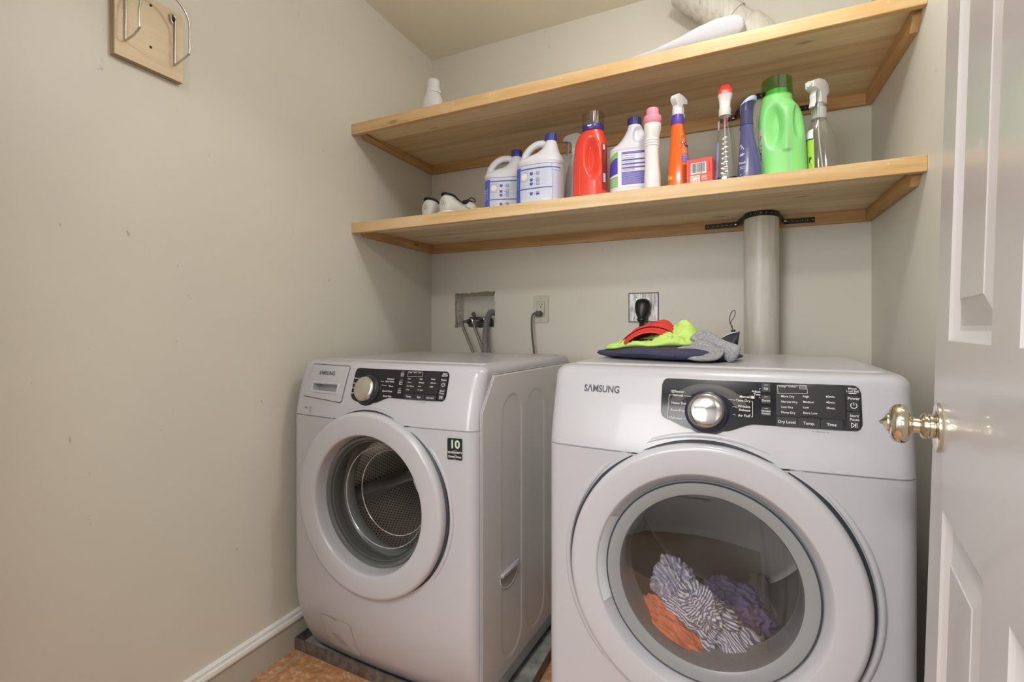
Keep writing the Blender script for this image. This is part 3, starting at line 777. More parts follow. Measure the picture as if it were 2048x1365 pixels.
# handle scoop on the left inner bevel
g = []
for k, (r, y) in enumerate(((.2135, -.0335), (.2080, -.0245), (.2020, -.0145), (.199, -.0085))):
    g.append([(r*math.cos(math.radians(a)), y-.0012-.0006*(k == 0), .568+r*math.sin(math.radians(a))) for a in range(150, 203, 3)])
vs, fs = loftrings(g, False, False, False); pyd('door_grip', vs, fs, mat('pale blue-white grip', (.70, .73, .78), .3), ddoor, 60)
# drum
M_drum = mat('grey drum steel', (.42, .41, .40), .35, .6, var=.08, vscale=6)
lathe('drum', [(.166, .055), (.235, .06), (.2355, .2), (.2355, .49), (.22, .497), (0, .4975)], M_drum, dr.root, axis='Y', n=96, loc=(0, 0, .568), smooth=40)
for a in (35, 155, 275):
    bm = bmesh.new(); bbox(bm, -.022, .022, .10, .46, .182, .2345, .012, None)
    bmesh.ops.transform(bm, matrix=Matrix.Translation((0, 0, .568)) @ Matrix.Rotation(math.radians(a), 4, 'Y'), verts=bm.verts)
    frombm('drum_vane', bm, mat('pale vane plastic', (.5, .5, .5), .4), dr.root, 50)
# logo and control panel
p = Print(dr.fn, .0005); SAM(p, -.2616, -.1798, .9350, .0150); p.done('maker_logo', M_textgrey, dr.root)
dr.panel(-.0885, .2615, .8830, .9640, .0015, .903, .0265)
cp = dr.pan
dr.dial(.0013, .9020, .0325, .0420, M_chrome)
# swirl recess around the dial
sw = []
for k, (r, o_) in enumerate(((.0445, .0024), (.050, .0030), (.056, .0030), (.062, .0024))):
    sw.append([dr.fn(.0013+r*1.25*math.cos(math.radians(a)), .899+r*.93*math.sin(math.radians(a)), o_) for a in range(18, 163, 6)])
vs, fs = loftrings(sw, False, False, False); pyd('dial_halo', vs, fs, mat('warm dark gloss arc', (.030, .027, .022), .35, spec=.3), cp, 180)
dr.sub('display_field', .1245, .2355, .9035, .9615, M_panel2, cp, .0026, .0008, .003)
for n_, (a, b) in enumerate(((.1245, .1590), (.1605, .1955), (.1970, .2305))): dr.sub('button', a, b, .8845, .9020, M_btn, cp, .0034, .0014, .0015)
dr.sub('button', .0995, .1145, .9465, .9620, M_btn, cp, .0040, .002, .0012)
dr.sub('button', .0995, .1145, .9245, .9400, M_btn, cp, .0040, .002, .0012)
dr.sub('button', .0995, .1145, .9025, .9185, M_btn, cp, .0040, .002, .0012)
for a, b in ((.9480, .9590), (.9190, .9465), (.8880, .9175)): dr.sub('button', .2385, .2575, a, b, M_btn, cp, .0034, .0014, .0018)
p = Print(dr.fn, .0044); T = lambda t, x, z, sz=.0052, al='LEFT', b=.006, sx=1: p.text(t, x, z, sz*1.28, al, b, sx)
T('Sensor', -.0615, .9385); p.ring(-.0655, .9385, .0018, .0006); p.line([(-.0690, .9405), (-.0622, .9405), (-.0622, .9362), (-.0690, .9362), (-.0690, .9405)], .0005)
T('Normal', -.0660, .9310); T('Heavy Duty', -.0675, .9155); T('Perm Press', -.0685, .9010); T('Delicates', -.0700, .8860)
p.line([(-.0680, .9310), (-.0725, .9310), (-.0740, .8860), (-.0715, .8860)], .0007); p.line([(-.0440, .9305), (-.0270, .9300)], .0006); p.line([(-.0430, .8858), (-.0380, .8858)], .0006)
T('Manual', .0795, .9350, al='RIGHT'); p.line([(.0808, .9372), (.0868, .9372), (.0868, .9328), (.0808, .9328), (.0808, .9372)], .0005); p.rect(.0815, .0861, .9335, .9365)
T('Time Dry', .0800, .9275, al='RIGHT'); T('Wrinkle', .0800, .9165, al='RIGHT'); T('Release', .0800, .9100, al='RIGHT'); T('Air Fluff', .0800, .8995, al='RIGHT')
p.line([(.0815, .9270), (.0840, .9270), (.0840, .8985), (.0815, .8985)], .0007); p.line([(.0400, .9290), (.0530, .9275)], .0006); p.line([(.0480, .9155), (.0560, .9145)], .0006); p.line([(.0490, .9010), (.0540, .9000)], .0006)
T('Adjust', .0975, .9460, .0046, 'RIGHT'); T('Time', .0975, .9405, .0046, 'RIGHT'); p.line([(.0980, .9520), (.0960, .9520), (.0960, .9490)], .0005); p.line([(.0960, .9370), (.0960, .9345), (.0980, .9345)], .0005)
T('Up', .1070, .9525, .0050, 'CENTER'); T('Down', .1070, .9300, .0046, 'CENTER'); T('Wrinkle', .1070, .9105, .0038, 'CENTER'); T('Prevent', .1070, .9060, .0038, 'CENTER')
for z in (.9590, .9370, .9155): p.line([(.1035, z), (.1105, z)], .0006)
p.line([(.1265, .9590), (.1755, .9610), (.1765, .9465), (.1275, .9445), (.1265, .9590)], .0006)
T('Drying', .1295, .9575, .0030); T('Cooling', .1450, .9580, .0030); p.line([(.1640, .9545), (.1740, .9545), (.1740, .9595), (.1640, .9595), (.1640, .9545)], .0005); p.text('Prevent', .1690, .9570, .0024); p.disc(.1410, .9578, .0007); p.disc(.1595, .9583, .0007)
for i, t in enumerate(('More Dry', 'Normal Dry', 'Less Dry', 'Damp Dry')): T(t, .1325, .9395-.0097*i, .0043)
for i, t in enumerate(('High', 'Medium', 'Low', 'Extra Low')): T(t, .1688, .9410-.0098*i, .0043)
for i, t in enumerate(('60min.', '40min.', '20min.')): T(t, .2060, .9425-.0102*i, .0043)
T('Dry Level', .1418, .8932, .0058, 'CENTER'); T('Temp.', .1780, .8932, .0058, 'CENTER'); T('Time', .2138, .8932, .0058, 'CENTER')
T('Mixed', .2480, .9585, .0042, 'CENTER'); T('Load Bell', .2480, .9537, .0042, 'CENTER'); p.rect(.2420, .2540, .9492, .9508)
T('Power', .2495, .9410, .0056, 'CENTER'); p.ring(.2492, .9288, .0048, .0011, 125, 415); p.line([(.2492, .9345), (.2492, .9290)], .0011)
T('Start/', .2495, .9110, .0050, 'CENTER'); T('Pause', .2495, .9045, .0050, 'CENTER')
p.line([(.2445, .8990), (.2445, .8905), (.2500, .8948), (.2445, .8990)], .0010); p.line([(.2505, .8990), (.2505, .8905)], .0010); p.line([(.2528, .8990), (.2528, .8905)], .0010)
p.done('panel_lettering', M_text, cp)
p = Print(dr.fn, .0005); p.text('Child Lock', .1965, .8790, .0034, 'CENTER'); p.line([(.1830, .8792), (.1870, .8792)], .0004); p.line([(.2060, .8792), (.2100, .8792)], .0004)
p.done('child_lock_print', M_textgrey, dr.root)

# ---- washer
wa = Machine('washing_machine', -.6050, 1.188, -3.8, .797, .967, .045, .02, .69, .024,
             'white front-loading washing machine on the left standing in the metal drain pan', 'washing machine', .082, .27)
wa.pockets = [(-.2610, -.1500, .8740, .8990)]
wa.body(.563, .238, .50); wa.topplate(.095)
for sx in (-1, 1):
    for y in (.14, .60): lathe('foot', [(.02, -.0195), (.02, -.010), (.010, -.008), (.010, .012)], M_black, wa.root, n=20, loc=(sx*.28, y, .024), cap=True)
wc = (-.006, 0, .563)
lathe('door_gap', [(.2665, .02), (.2715, .004), (.2715, -.013), (.267, -.0165), (.26, -.0165)], M_gap, wa.root, axis='Y', n=128, loc=wc)
lathe('surround_ridge', [(.2715, .008), (.2735, -.0115), (.277, -.0140), (.283, -.0115), (.290, .01)], M_enamel, wa.root, axis='Y', n=128, loc=wc, smooth=60)
wdoor = lathe('door', [(.26, .0), (.2652, -.010), (.2660, -.027), (.2643, -.0345), (.2608, -.0385), (.2560, -.0402), (.2535, -.0405), (.228, -.0400), (.2040, -.0384), (.2012, -.0374), (.1988, -.0350), (.1972, -.031), (.1945, -.016), (.1920, .002), (.190, .010)], M_enamel2, wa.root, axis='Y', n=128, loc=wc, smooth=35)
lathe('window_frame', [(.1915, .010), (.190, .002), (.187, -.001), (.181, .000), (.177, .006), (.1755, .012), (.172, .014), (.168, .024), (.167, .030)], mat('dark grey gloss frame', (.11, .115, .11), .12, coat=.4), wdoor, axis='Y', n=128, loc=wc, smooth=35)
wg = glass('washer bowl glass', (.90, .90, .89), .01, 1.5, .06)
lathe('glass_bowl', [(.1755, .006), (.168, .014), (.158, .028), (.150, .052), (.142, .080), (.130, .094), (.10, .106), (.05, .112), (0, .113)], wg, wdoor, axis='Y', n=96, loc=wc, smooth=180)
for r_, y_ in ((.1305, .0935), (.1515, .047)):  # pale rings paint the bright glint along the glass bowl's edges
    lathe('bowl_glint_ring', [(r_+.0016, y_-.001), (r_, y_-.0022), (r_-.0016, y_-.001), (r_, y_)], mat('painted glass-edge glint', (.55, .56, .54), .1, .4), wdoor, axis='Y', n=96, loc=wc, smooth=60)
lathe('door_seal', [(.228, .012), (.205, .020), (.185, .022), (.178, .030), (.176, .044), (.182, .052), (.182, .066), (.172, .074), (.168, .088), (.1695, .100), (.176, .108)], M_rubber, wa.root, axis='Y', n=96, loc=wc, smooth=50)
def drum_mat():
    m = mat('perforated steel drum', (.5, .5, .5), .28, .8); nt = m.node_tree; b = nt.nodes['Principled BSDF']
    tc = nt.nodes.new('ShaderNodeTexCoord'); sp = nt.nodes.new('ShaderNodeSeparateXYZ'); nt.links.new(tc.outputs['Object'], sp.inputs[0])
    # cylindrical coordinates around the drum axis
    sb = nt.nodes.new('ShaderNodeMath'); sb.operation = 'SUBTRACT'; nt.links.new(sp.outputs['Z'], sb.inputs[0]); sb.inputs[1].default_value = .563
    at = nt.nodes.new('ShaderNodeMath'); at.operation = 'ARCTAN2'; nt.links.new(sb.outputs[0], at.inputs[0]); nt.links.new(sp.outputs['X'], at.inputs[1])
    mu = nt.nodes.new('ShaderNodeMath'); mu.operation = 'MULTIPLY'; mu.inputs[1].default_value = 120/PI; nt.links.new(at.outputs[0], mu.inputs[0])
    my = nt.nodes.new('ShaderNodeMath'); my.operation = 'MULTIPLY'; my.inputs[1].default_value = 1/.0105; nt.links.new(sp.outputs['Y'], my.inputs[0])
    def sn(a):
        x = nt.nodes.new('ShaderNodeMath'); x.operation = 'MULTIPLY'; x.inputs[1].default_value = PI; nt.links.new(a, x.inputs[0])
        y = nt.nodes.new('ShaderNodeMath'); y.operation = 'COSINE'; nt.links.new(x.outputs[0], y.inputs[0]); return y.outputs[0]
    pr_ = nt.nodes.new('ShaderNodeMath'); pr_.operation = 'MULTIPLY'; nt.links.new(sn(mu.outputs[0]), pr_.inputs[0]); nt.links.new(sn(my.outputs[0]), pr_.inputs[1])
    mr = nt.nodes.new('ShaderNodeMapRange'); mr.inputs[1].default_value = .55; mr.inputs[2].default_value = .65; nt.links.new(pr_.outputs[0], mr.inputs[0])
    mx = nt.nodes.new('ShaderNodeMix'); mx.data_type = 'RGBA'; nt.links.new(mr.outputs[0], mx.inputs['Factor'])
    mx.inputs['A'].default_value = (.70, .66, .62, 1); mx.inputs['B'].default_value = (.015, .015, .015, 1)
    nt.links.new(mx.outputs['Result'], b.inputs['Base Color']); return m
M_perf = drum_mat()
lathe('drum', [(.172, .104), (.190, .108), (.2255, .125), (.2265, .2), (.2265, .455), (.20, .475), (.08, .485), (0, .487)], M_perf, wa.root, axis='Y', n=96, loc=wc, smooth=40)
for a in (75, 195, 315):
    rings = []
    for y, h, w_ in ((.13, .022, .030), (.18, .045, .030), (.34, .060, .026), (.44, .060, .024), (.46, .03, .024)):
        rings.append([(w_*math.cos(t)*1.0, y, -.2265+h*max(0, math.sin(t))-.002) for t in [PI*i/10 for i in range(11)]])
    vs, fs = loftrings(rings); R = Matrix.Translation((0, 0, .563)) @ Matrix.Rotation(math.radians(a), 4, 'Y')
    pyd('drum_vane', [R @ Vector(v) for v in vs], fs, mat('brushed vane steel', (.58, .56, .54), .25, .8), wa.root, 50)
# detergent drawer
OUTL = [(-.2954, .8560), (-.1990, .8515), (-.1290, .8470), (-.1240, .8500), (-.1175, .9480), (-.1215, .9520), (-.2815, .9535), (-.2855, .9500)]
INL = roundrect(-.2685, -.1430, .8680, .9040, .008, 4)
def rayhit(poly, c, t):
    dx, dz = math.cos(t), math.sin(t); best = 1e9
    for a, b in zip(poly, poly[1:]+poly[:1]):
        ex, ez = b[0]-a[0], b[1]-a[1]; den = dx*ez-dz*ex
        if abs(den) < 1e-12: continue
        u = ((a[0]-c[0])*ez-(a[1]-c[1])*ex)/den; v = ((a[0]-c[0])*dz-(a[1]-c[1])*dx)/den
        if u > 0 and -1e-6 <= v <= 1+1e-6: best = min(best, u)
    return (c[0]+dx*best, c[1]+dz*best)
cc_ = (-.2057, .8860)
angs = sorted({math.atan2(q[1]-cc_[1], q[0]-cc_[0]) for q in OUTL+INL} | {2*PI*k/40-PI+.01 for k in range(40)})
rings = []
for k, off in ((0, .0001), (0, .0030), (.02, .0035), (.25, .0035), (.5, .0035), (.75, .0035), (1, .0035)):
    ring = []
    for t in angs:
        o_ = rayhit(OUTL, cc_, t); i_ = rayhit(INL, cc_, t); ring.append(wa.fn(o_[0]+(i_[0]-o_[0])*k, o_[1]+(i_[1]-o_[1])*k, off))
    rings.append(ring)
vs, fs = loftrings(rings, False, False); dwr = pyd('detergent_drawer', vs, fs, M_enamel, wa.root, 30)
p = Print(wa.fn, .0006); L = [(-.2972, .8545), (-.1990, .8496), (-.1270, .8452), (-.1222, .8490), (-.1158, .9488), (-.1205, .9538), (-.2822, .9553), (-.2875, .9512), (-.2972, .8545)]
for a, b in zip(L[:-1], L[1:]):
    n_ = 8; p.line([(a[0]+(b[0]-a[0])*i/n_, a[1]+(b[1]-a[1])*i/n_) for i in range(n_+1)], .0016)
p.done('drawer_gap', M_gap, wa.root)
# recessed pull of the drawer: rim frame, inner bowl
def pull():
    rings = []
    for ins, off in ((0, .0036), (.0025, .0058), (.0050, .0060), (.0078, .0040), (.0088, -.004), (.0105, -.022)):
        rings.append([wa.fn(x, z, off) for x, z in roundrect(-.2685+ins, -.1430-ins, .8680+ins, .9040-ins, max(.002, .008-ins*.4), 4)])
    vs, fs = loftrings(rings, False, True); return vs, fs
vs, fs = pull(); pyd('drawer_pull', vs, fs, M_enamel, dwr, 35)
p = Print(wa.fn, .0041); SAM(p, -.2440, -.1720, .9300, .0118); p.done('maker_logo', M_textgrey, dwr)
p = Print(wa.fn, .0006); p.text('VRT', -.2760, .8195, .0085, 'CENTER', .01)
p.line([(-.2610, .8225), (-.2520, .8250), (-.2510, .8190), (-.2590, .8170), (-.2610, .8225)], .0006); p.line([(-.2590, .8210), (-.2525, .8225)], .0006); p.text('Silver', -.2545, .8130, .0040, 'CENTER'); p.text('Care', -.2545, .8090, .0040, 'CENTER')
p.done('small_badge', M_textgrey, wa.root)
wa.panel(-.0885, .2425, .8695, .9500, -.0270, .892, .0265)
cp = wa.pan
wa.dial(-.0270, .8890, .0345, .0430, M_silver)
wa.sub('display_field', .1060, .2165, .8880, .9480, M_panel2, cp, .0026, .0008, .003)
for a, b in ((.1090, .1420), (.1435, .1760), (.1775, .2140)): wa.sub('button', a, b, .8705, .8865, M_btn, cp, .0034, .0014, .0015)
for a, b in ((.9310, .9480), (.9080, .9250), (.8850, .9020)): wa.sub('button', .0840, .0975, a, b, M_btn, cp, .0040, .002, .0012)
for a, b in ((.9345, .9455), (.9060, .9330), (.8745, .9045)): wa.sub('button', .2195, .2385, a, b, M_btn, cp, .0034, .0014, .0018)
p = Print(wa.fn, .0044)
T('Normal', -.0745, .9200, .0050, 'CENTER'); T('Heavy', -.0775, .9060, .0050, 'CENTER'); T('Perm', -.0795, .8920, .0050, 'CENTER'); T('Sanitary', -.0760, .8775, .0050, 'CENTER')
T('Delicates/', .0660, .9235, .0050, 'RIGHT'); T('Hand Wash', .0660, .9160, .0050, 'RIGHT'); T('Wool', .0660, .9035, .0052, 'RIGHT'); T('Quick Wash', .0660, .8890, .0054, 'RIGHT'); T('Rinse+Spin', .0670, .8755, .0054, 'RIGHT')
p.line([(.0190, .9160), (.0300, .9150)], .0007); p.line([(.0240, .9050), (.0440, .9040)], .0007)
for (a, b, z) in (('Delay', 'Start', .9365), ('Extra', 'Rinse', .9135), ('Pure', 'Cycle', .8905)):
    T(a, .0908, z+.0028, .0042, 'CENTER'); T(b, .0908, z-.0028, .0042, 'CENTER'); p.line([(.0880, z+.0080), (.0935, z+.0080)], .0007)
p.line([(.1090, .9455), (.1580, .9465), (.1585, .9335), (.1095, .9325), (.1090, .9455)], .0006)
T('Wash', .1130, .9435, .0030); T('Rinse', .1290, .9438, .0030); T('Spin', .1460, .9440, .0030)
for i, t in enumerate(('Hot', 'Warm', 'Eco Warm', 'Cold')): T(t, .1130, .9265-.0098*i, .0043)
for i, t in enumerate(('High', 'Medium', 'Low', 'No Spin')): T(t, .1510, .9275-.0098*i, .0043)
for i, t in enumerate(('Heavy', 'Normal', 'Light')): T(t, .1890, .9285-.0100*i, .0043)
T('Temp.', .1255, .8785, .0056, 'CENTER'); T('Spin', .1598, .8785, .0056, 'CENTER'); T('Soil Level', .1958, .8785, .0052, 'CENTER', sx=.9)
T('Signal', .2300, .9442, .0048, 'CENTER'); T('On/Off', .2300, .9385, .0048, 'CENTER')
T('Power', .2300, .9275, .0054, 'CENTER'); p.ring(.2300, .9150, .0046, .0011, 125, 415); p.line([(.2300, .9205), (.2300, .9150)], .0011)
T('Start/', .2300, .8985, .0050, 'CENTER'); T('Pause', .2300, .8920, .0050, 'CENTER')
p.line([(.2250, .8855), (.2250, .8775), (.2302, .8815), (.2250, .8855)], .0010); p.line([(.2308, .8855), (.2308, .8775)], .0010); p.line([(.2330, .8855), (.2330, .8775)], .0010)
p.done('panel_lettering', M_text, cp)
p = Print(wa.fn, .0006); p.text('Child Lock', .1740, .8650, .0034, 'CENTER'); p.line([(.1600, .8652), (.1640, .8652)], .0004); p.done('child_lock_print', M_textgrey, wa.root)
# warranty sticker
st = wa.plate('sticker_border', roundrect(.2555, .3065, .7160, .7815, .005, 4), .0008, mat('iridescent silver sticker', (.50, .58, .54), .25, .3), wa.root, .0007, 5)
wa.plate('sticker_face', roundrect(.2590, .3030, .7200, .7775, .0035, 4), .0012, mat('black sticker', (.012, .014, .012), .3), st, .0004, 5)
p = Print(wa.fn, .0017); p.text('10', .2812, .7605, .0300, 'CENTER', .035, sx=1.0); p.done('sticker_number', mat('pale green foil print', (.50, .62, .50), .4), st)
p = Print(wa.fn, .0017); p.text('Y E A R', .2812, .7450, .0032, 'CENTER'); p.text('WARRANTY', .2812, .7395, .0078, 'CENTER', .02, sx=.98); p.text('on the', .2812, .7335, .0028, 'CENTER'); p.text('Direct Drive', .2812, .7285, .0086, 'CENTER', .015, sx=.86); p.text('motor', .2812, .7228, .0030, 'CENTER')
p.done('sticker_lettering', M_text, st)
# pump filter flap
L = roundrect(-.2190, -.0870, .062, .1880, .012, 4)
p = Print(wa.fn, .0005)
for a, b in zip(L, L[1:]+L[:1]):
    n_ = 6; p.line([(a[0]+(b[0]-a[0])*i/n_, a[1]+(b[1]-a[1])*i/n_) for i in range(n_+1)], .0009)
flap = wa.plate('filter_flap', roundrect(-.2180, -.0880, .063, .1870, .011, 4), .0006, M_enamel, wa.root, .0005, 10)
p.done('flap_gap', M_rubber, wa.root)
p = Print(wa.fn, .0011)
for i in range(5): p.line([(-.185+.004*i, .1250-.0075*i), (-.150+.006*i, .1250-.0075*i)], .0016)
p.poly([(-.1680, .1865), (-.1510, .1865), (-.1510, .1815), (-.1550, .1790), (-.1640, .1790), (-.1680, .1820)])
p.done('flap_slots', M_rubber, flap)
wa.sub('flap_latch', -.1665, -.1530, .1800, .1855, M_enamel, flap, .0035, .003, .002)
# side panel with pressed ovals
def sidepanel():
    ys = [.004+(.672-.004)*i/240 for i in range(241)]; z0, z1 = .072, .9405
    zsn = [z0+(z1-z0)*i/260 for i in range(261)]
    ov = [(.122, .246), (.285, .421), (.459, .60)]
    def h(y, z):
        d = 1e9
        for a, b in ov:
            r = (b-a)/2; cy = (a+b)/2; zz = max(.109+r, min(.872-r, z)); q = math.hypot(y-cy, z-zz)-r; d = min(d, q)
        t = max(0, min(1, (.005-d)/.008)); return .0019*(1-t*t*(3-2*t))-.0008
    vs = []; idx = {}
    fs = []
    def ymin(z): return .004 if z < .80 else (.004+(z-.80)*.15/.0405*.0 if z < .841 else .004+(z-.841)/(.9345-.841)*.066)
    for j, z in enumerate(zsn):
        lo = ymin(z)
        for i, y in enumerate(ys):
            yy_ = lo+(y-.004)/(.668)*(.672-lo); e = min(y-.004, .672-y, z-z0, z1-z); k = max(0, min(1, e/.003))
            vs.append((HW+.0018+h(yy_, z)*k-.0022*(1-k), yy_+.018, z))
    n_ = len(ys); fs = [(j*n_+i, j*n_+i+1, (j+1)*n_+i+1, (j+1)*n_+i) for j in range(len(zsn)-1) for i in range(n_-1)]
    return pyd('side_panel', vs, fs, M_side, wa.root, 60)
spn = sidepanel()
jl = [(HW+.0012, .0205, .072), (HW+.0012, .0205, .845), (HW+.0012, .089, .9415), (HW+.0012, .688, .9415)]
P = []
for a, b in zip(jl[:-1], jl[1:]):
    for k in range(6): P.append(Vector(a)+(Vector(b)-Vector(a))*k/6)
P.append(Vector(jl[-1])); tube('side_panel_edge', P, .0013, M_enamel, spn, n=6)
# side grip handle with its scoop
rings = []
for k in range(6):
    q = k/5; dep_ = .0125*math.sin(q*PI/2)
    rings.append([(HW+.0026-.012*(1-(1-q)**2)*0-(.0 if k == 0 else 0)+(.0008 if k < 5 else 0)-dep_*0, .182+.056*(1-.9*q)*math.cos(PI+PI*i/18), .3600+.042*(1-.9*q)*math.sin(PI+PI*i/18)) for i in range(19)])
vs, fs = loftrings(rings, False, False, False); grip = pyd('grip_scoop', vs, fs, mat('scoop grey', (.40, .39, .38), .4), spn, 60)
tube('grip_rim', crom([(HW+.003, .182+.0565*math.cos(PI+PI*i/14), .3600+.0435*math.sin(PI+PI*i/14)) for i in range(15)], 3), .0016, M_side, spn, n=8)
bm = bmesh.new(); bbox(bm, HW+.001, HW+.013, .124, .240, .3600, .3740, .004); frombm('grip_bar', bm, M_enamel, spn, 50)
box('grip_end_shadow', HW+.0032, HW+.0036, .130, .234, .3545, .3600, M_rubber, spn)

# ------------------------------------------------------------------ room door (open, at the right)
M_door = mat('white satin door paint', (.60, .575, .575), .3, coat=.15, bump=.05, bscale=60)
rd = bpy.data.objects.new('door_1', None); C.objects.link(rd); rd['kind'] = 'structure'
rd.location = (.2484, .9226, .008); rd.rotation_euler = (math.radians(-1.55), 0, math.radians(-99.5)); rd.empty_display_size = .05
DW, DH, DT = .711, 2.02, .035
def doorleaf():
    xs = [0, .095, .312, .399, .616, DW]; zs = [0, .20, .825, 1.045, 1.62, 1.72, 1.92, DH]
    panels = [(i, j) for i in (1, 3) for j in (1, 3, 5)]
    vs = []; fs = []
    def quad(P): b = len(vs); vs.extend(P); fs.append((b, b+1, b+2, b+3))
    for side in (0, 1):
        def pt(x, z, d): return (x, d if side == 0 else DT-d, z)
        for i in range(5):
            for j in range(7):
                x0, x1, z0, z1 = xs[i], xs[i+1], zs[j], zs[j+1]
                if (i, j) not in panels:
                    quad([pt(x0, z0, 0), pt(x1, z0, 0), pt(x1, z1, 0), pt(x0, z1, 0)]); continue
                steps = [(0, 0), (.004, .0035), (.013, .0095), (.019, .0100), (.050, .0030), (.0515, .0020)]
                for (a, da), (b, db) in zip(steps[:-1], steps[1:]):
                    A = [(x0+a, z0+a), (x1-a, z0+a), (x1-a, z1-a), (x0+a, z1-a)]; B = [(x0+b, z0+b), (x1-b, z0+b), (x1-b, z1-b), (x0+b, z1-b)]
                    for k in range(4):
                        l = (k+1) % 4; quad([pt(*A[k], da), pt(*A[l], da), pt(*B[l], db), pt(*B[k], db)])
                a, da = steps[-1]; quad([pt(x0+a, z0+a, da), pt(x1-a, z0+a, da), pt(x1-a, z1-a, da), pt(x0+a, z1-a, da)])
    for x in (0, DW): quad([(x, 0, 0), (x, DT, 0), (x, DT, DH), (x, 0, DH)])
    for z in (0, DH): quad([(0, 0, z), (DW, 0, z), (DW, DT, z), (0, DT, z)])
    bm = bmesh.new(); V = [bm.verts.new(v) for v in vs]
    for f in fs: bm.faces.new([V[i] for i in f])
    bmesh.ops.remove_doubles(bm, verts=bm.verts, dist=1e-5)
    return frombm('door_leaf', bm, M_door, rd)
doorleaf()
kz = .927
kprof = [(.0, .002), (.032, 0), (.0335, -.003), (.033, -.0065), (.029, -.0085), (.020, -.0095), (.0165, -.011), (.0165, -.015), (.0135, -.016), (.0135, -.0175), (.0165, -.0185), (.0175, -.022), (.0155, -.0255), (.0115, -.027), (.0105, -.029), (.0105, -.040)]
ks = kprof[:1]+[(r*1.0, y*.80) for r, y in kprof[1:]]
kn = lathe('knob_rose', ks, M_brass, rd, axis='Y', n=64, loc=(.060, 0, kz), smooth=50)
lathe('door_knob', [(r_, .0-(-y_-.0)*.78) if y_ > -.041 else (r_, -.032+(y_+.041)*.86) for r_, y_ in ((.0105, -.038), (.0135, -.041), (.0215, -.043), (.0262, -.048), (.0272, -.055), (.0258, -.062), (.0215, -.0675), (.0165, -.069), (.0135, -.0685), (.0125, -.0700), (.0125, -.072), (.0085, -.075), (.0045, -.0775), (.0015, -.0815), (0, -.083),)], M_brass, rd, axis='Y', n=64, loc=(.060, 0, kz), smooth=50)
for zz in (.25, 1.02, 1.80):
    box('door_hinge', DW-.001, DW+.010, -.004, .012, zz-.045, zz+.045, M_brass, rd, .002)
box('latch_plate', -.0015, .0008, .006, .029, kz-.028, kz+.028, M_brass, rd, .0006)

# ------------------------------------------------------------------ wall hook (wire hanger on plywood) on the left wall
hk = empty('ironing_board_hanger', (XL, .819, 1.716), 0, 'bent steel wire hanger screwed to a square birch plywood board on the left wall', 'wall hanger')
def plyedge():
    m = bpy.data.materials.new('plywood'); m.use_nodes = True; nt = m.node_tree; b = nt.nodes['Principled BSDF']; b.inputs['Roughness'].default_value = .6
    tc = nt.nodes.new('ShaderNodeTexCoord'); sp = nt.nodes.new('ShaderNodeSeparateXYZ'); nt.links.new(tc.outputs['Object'], sp.inputs[0])
    mu = nt.nodes.new('ShaderNodeMath'); mu.operation = 'MULTIPLY'; mu.inputs[1].default_value = 1/.0045; nt.links.new(sp.outputs['X'], mu.inputs[0])
    fr = nt.nodes.new('ShaderNodeMath'); fr.operation = 'FRACT'; nt.links.new(mu.outputs[0], fr.inputs[0])
    r = ramp(nt, [(0, (.55, .42, .25)), (.45, (.50, .37, .21)), (.55, (.24, .16, .08)), (1, (.30, .20, .10))]); nt.links.new(fr.outputs[0], r.inputs[0]); nt.links.new(r.outputs[0], b.inputs['Base Color'])
    return m
bm = bmesh.new(); bbox(bm, .0008, .0175, -.082, .082, 0, .178, .0006); frombm('plywood_board', bm, plyedge(), hk)
bm = bmesh.new(); bbox(bm, .0174, .0184, -.0815, .0815, .0005, .1775); frombm('face_veneer', bm, M_ply, hk)
for zz in (.055, .159):
    lathe('screw_hole', [(.0036, .0185), (.0034, .0188), (0, .0188)], mat('dark hole', (.02, .015, .01), .7), hk, axis='X', n=14, loc=(0, 0, zz))
xw, xo = .0225, .078
Yl, Yr = -.060, .058
wr = [(xw, Yr, .150)]
pts = [(xw, Yr, .158), (xw, Yr, .10), (xw, Yr, .042), (xw+.003, Yr, .038), (xw+.03, Yr-.001, .044), (xo-.003, Yr-.0005, .053), (xo, Yr, .058), (xo, Yr, .085), (xo, Yr, .118)]
arc = [(xo, (Yl+Yr)/2+(Yr-Yl)/2*math.cos(t), .120+.059*math.sin(t)) for t in [PI*i/14 for i in range(1, 14)]]
ptsl = [(xo, Yl, .118), (xo, Yl-.003, .095), (xo, Yl-.002, .062), (xo-.003, Yl-.0015, .056), (xw+.03, Yl, .046), (xw+.003, Yl, .041), (xw, Yl, .044), (xw, Yl, .10), (xw, Yl, .158)]
tube('wire', crom(pts+arc+ptsl, 5), .0026, M_steelwire, hk, n=12)
for sy in (Yl, Yr):
    e = [(xw, sy-.006+.006*math.cos(t), .158+.007*math.sin(t)) for t in [PI*i/8 for i in range(0, 9)]]
    tube('wire_eye', crom(e+[(xw+.001, sy-.010, .146), (xw+.001, sy-.006, .141)], 3), .0024, M_steelwire, hk, n=10)
    lathe('eye_screw', [(.0045, .021), (.0042, .026), (.002, .0275), (0, .0275)], mat('dark screw', (.05, .05, .05), .4, .8), hk, axis='X', n=14, loc=(0, sy-.005, .154))

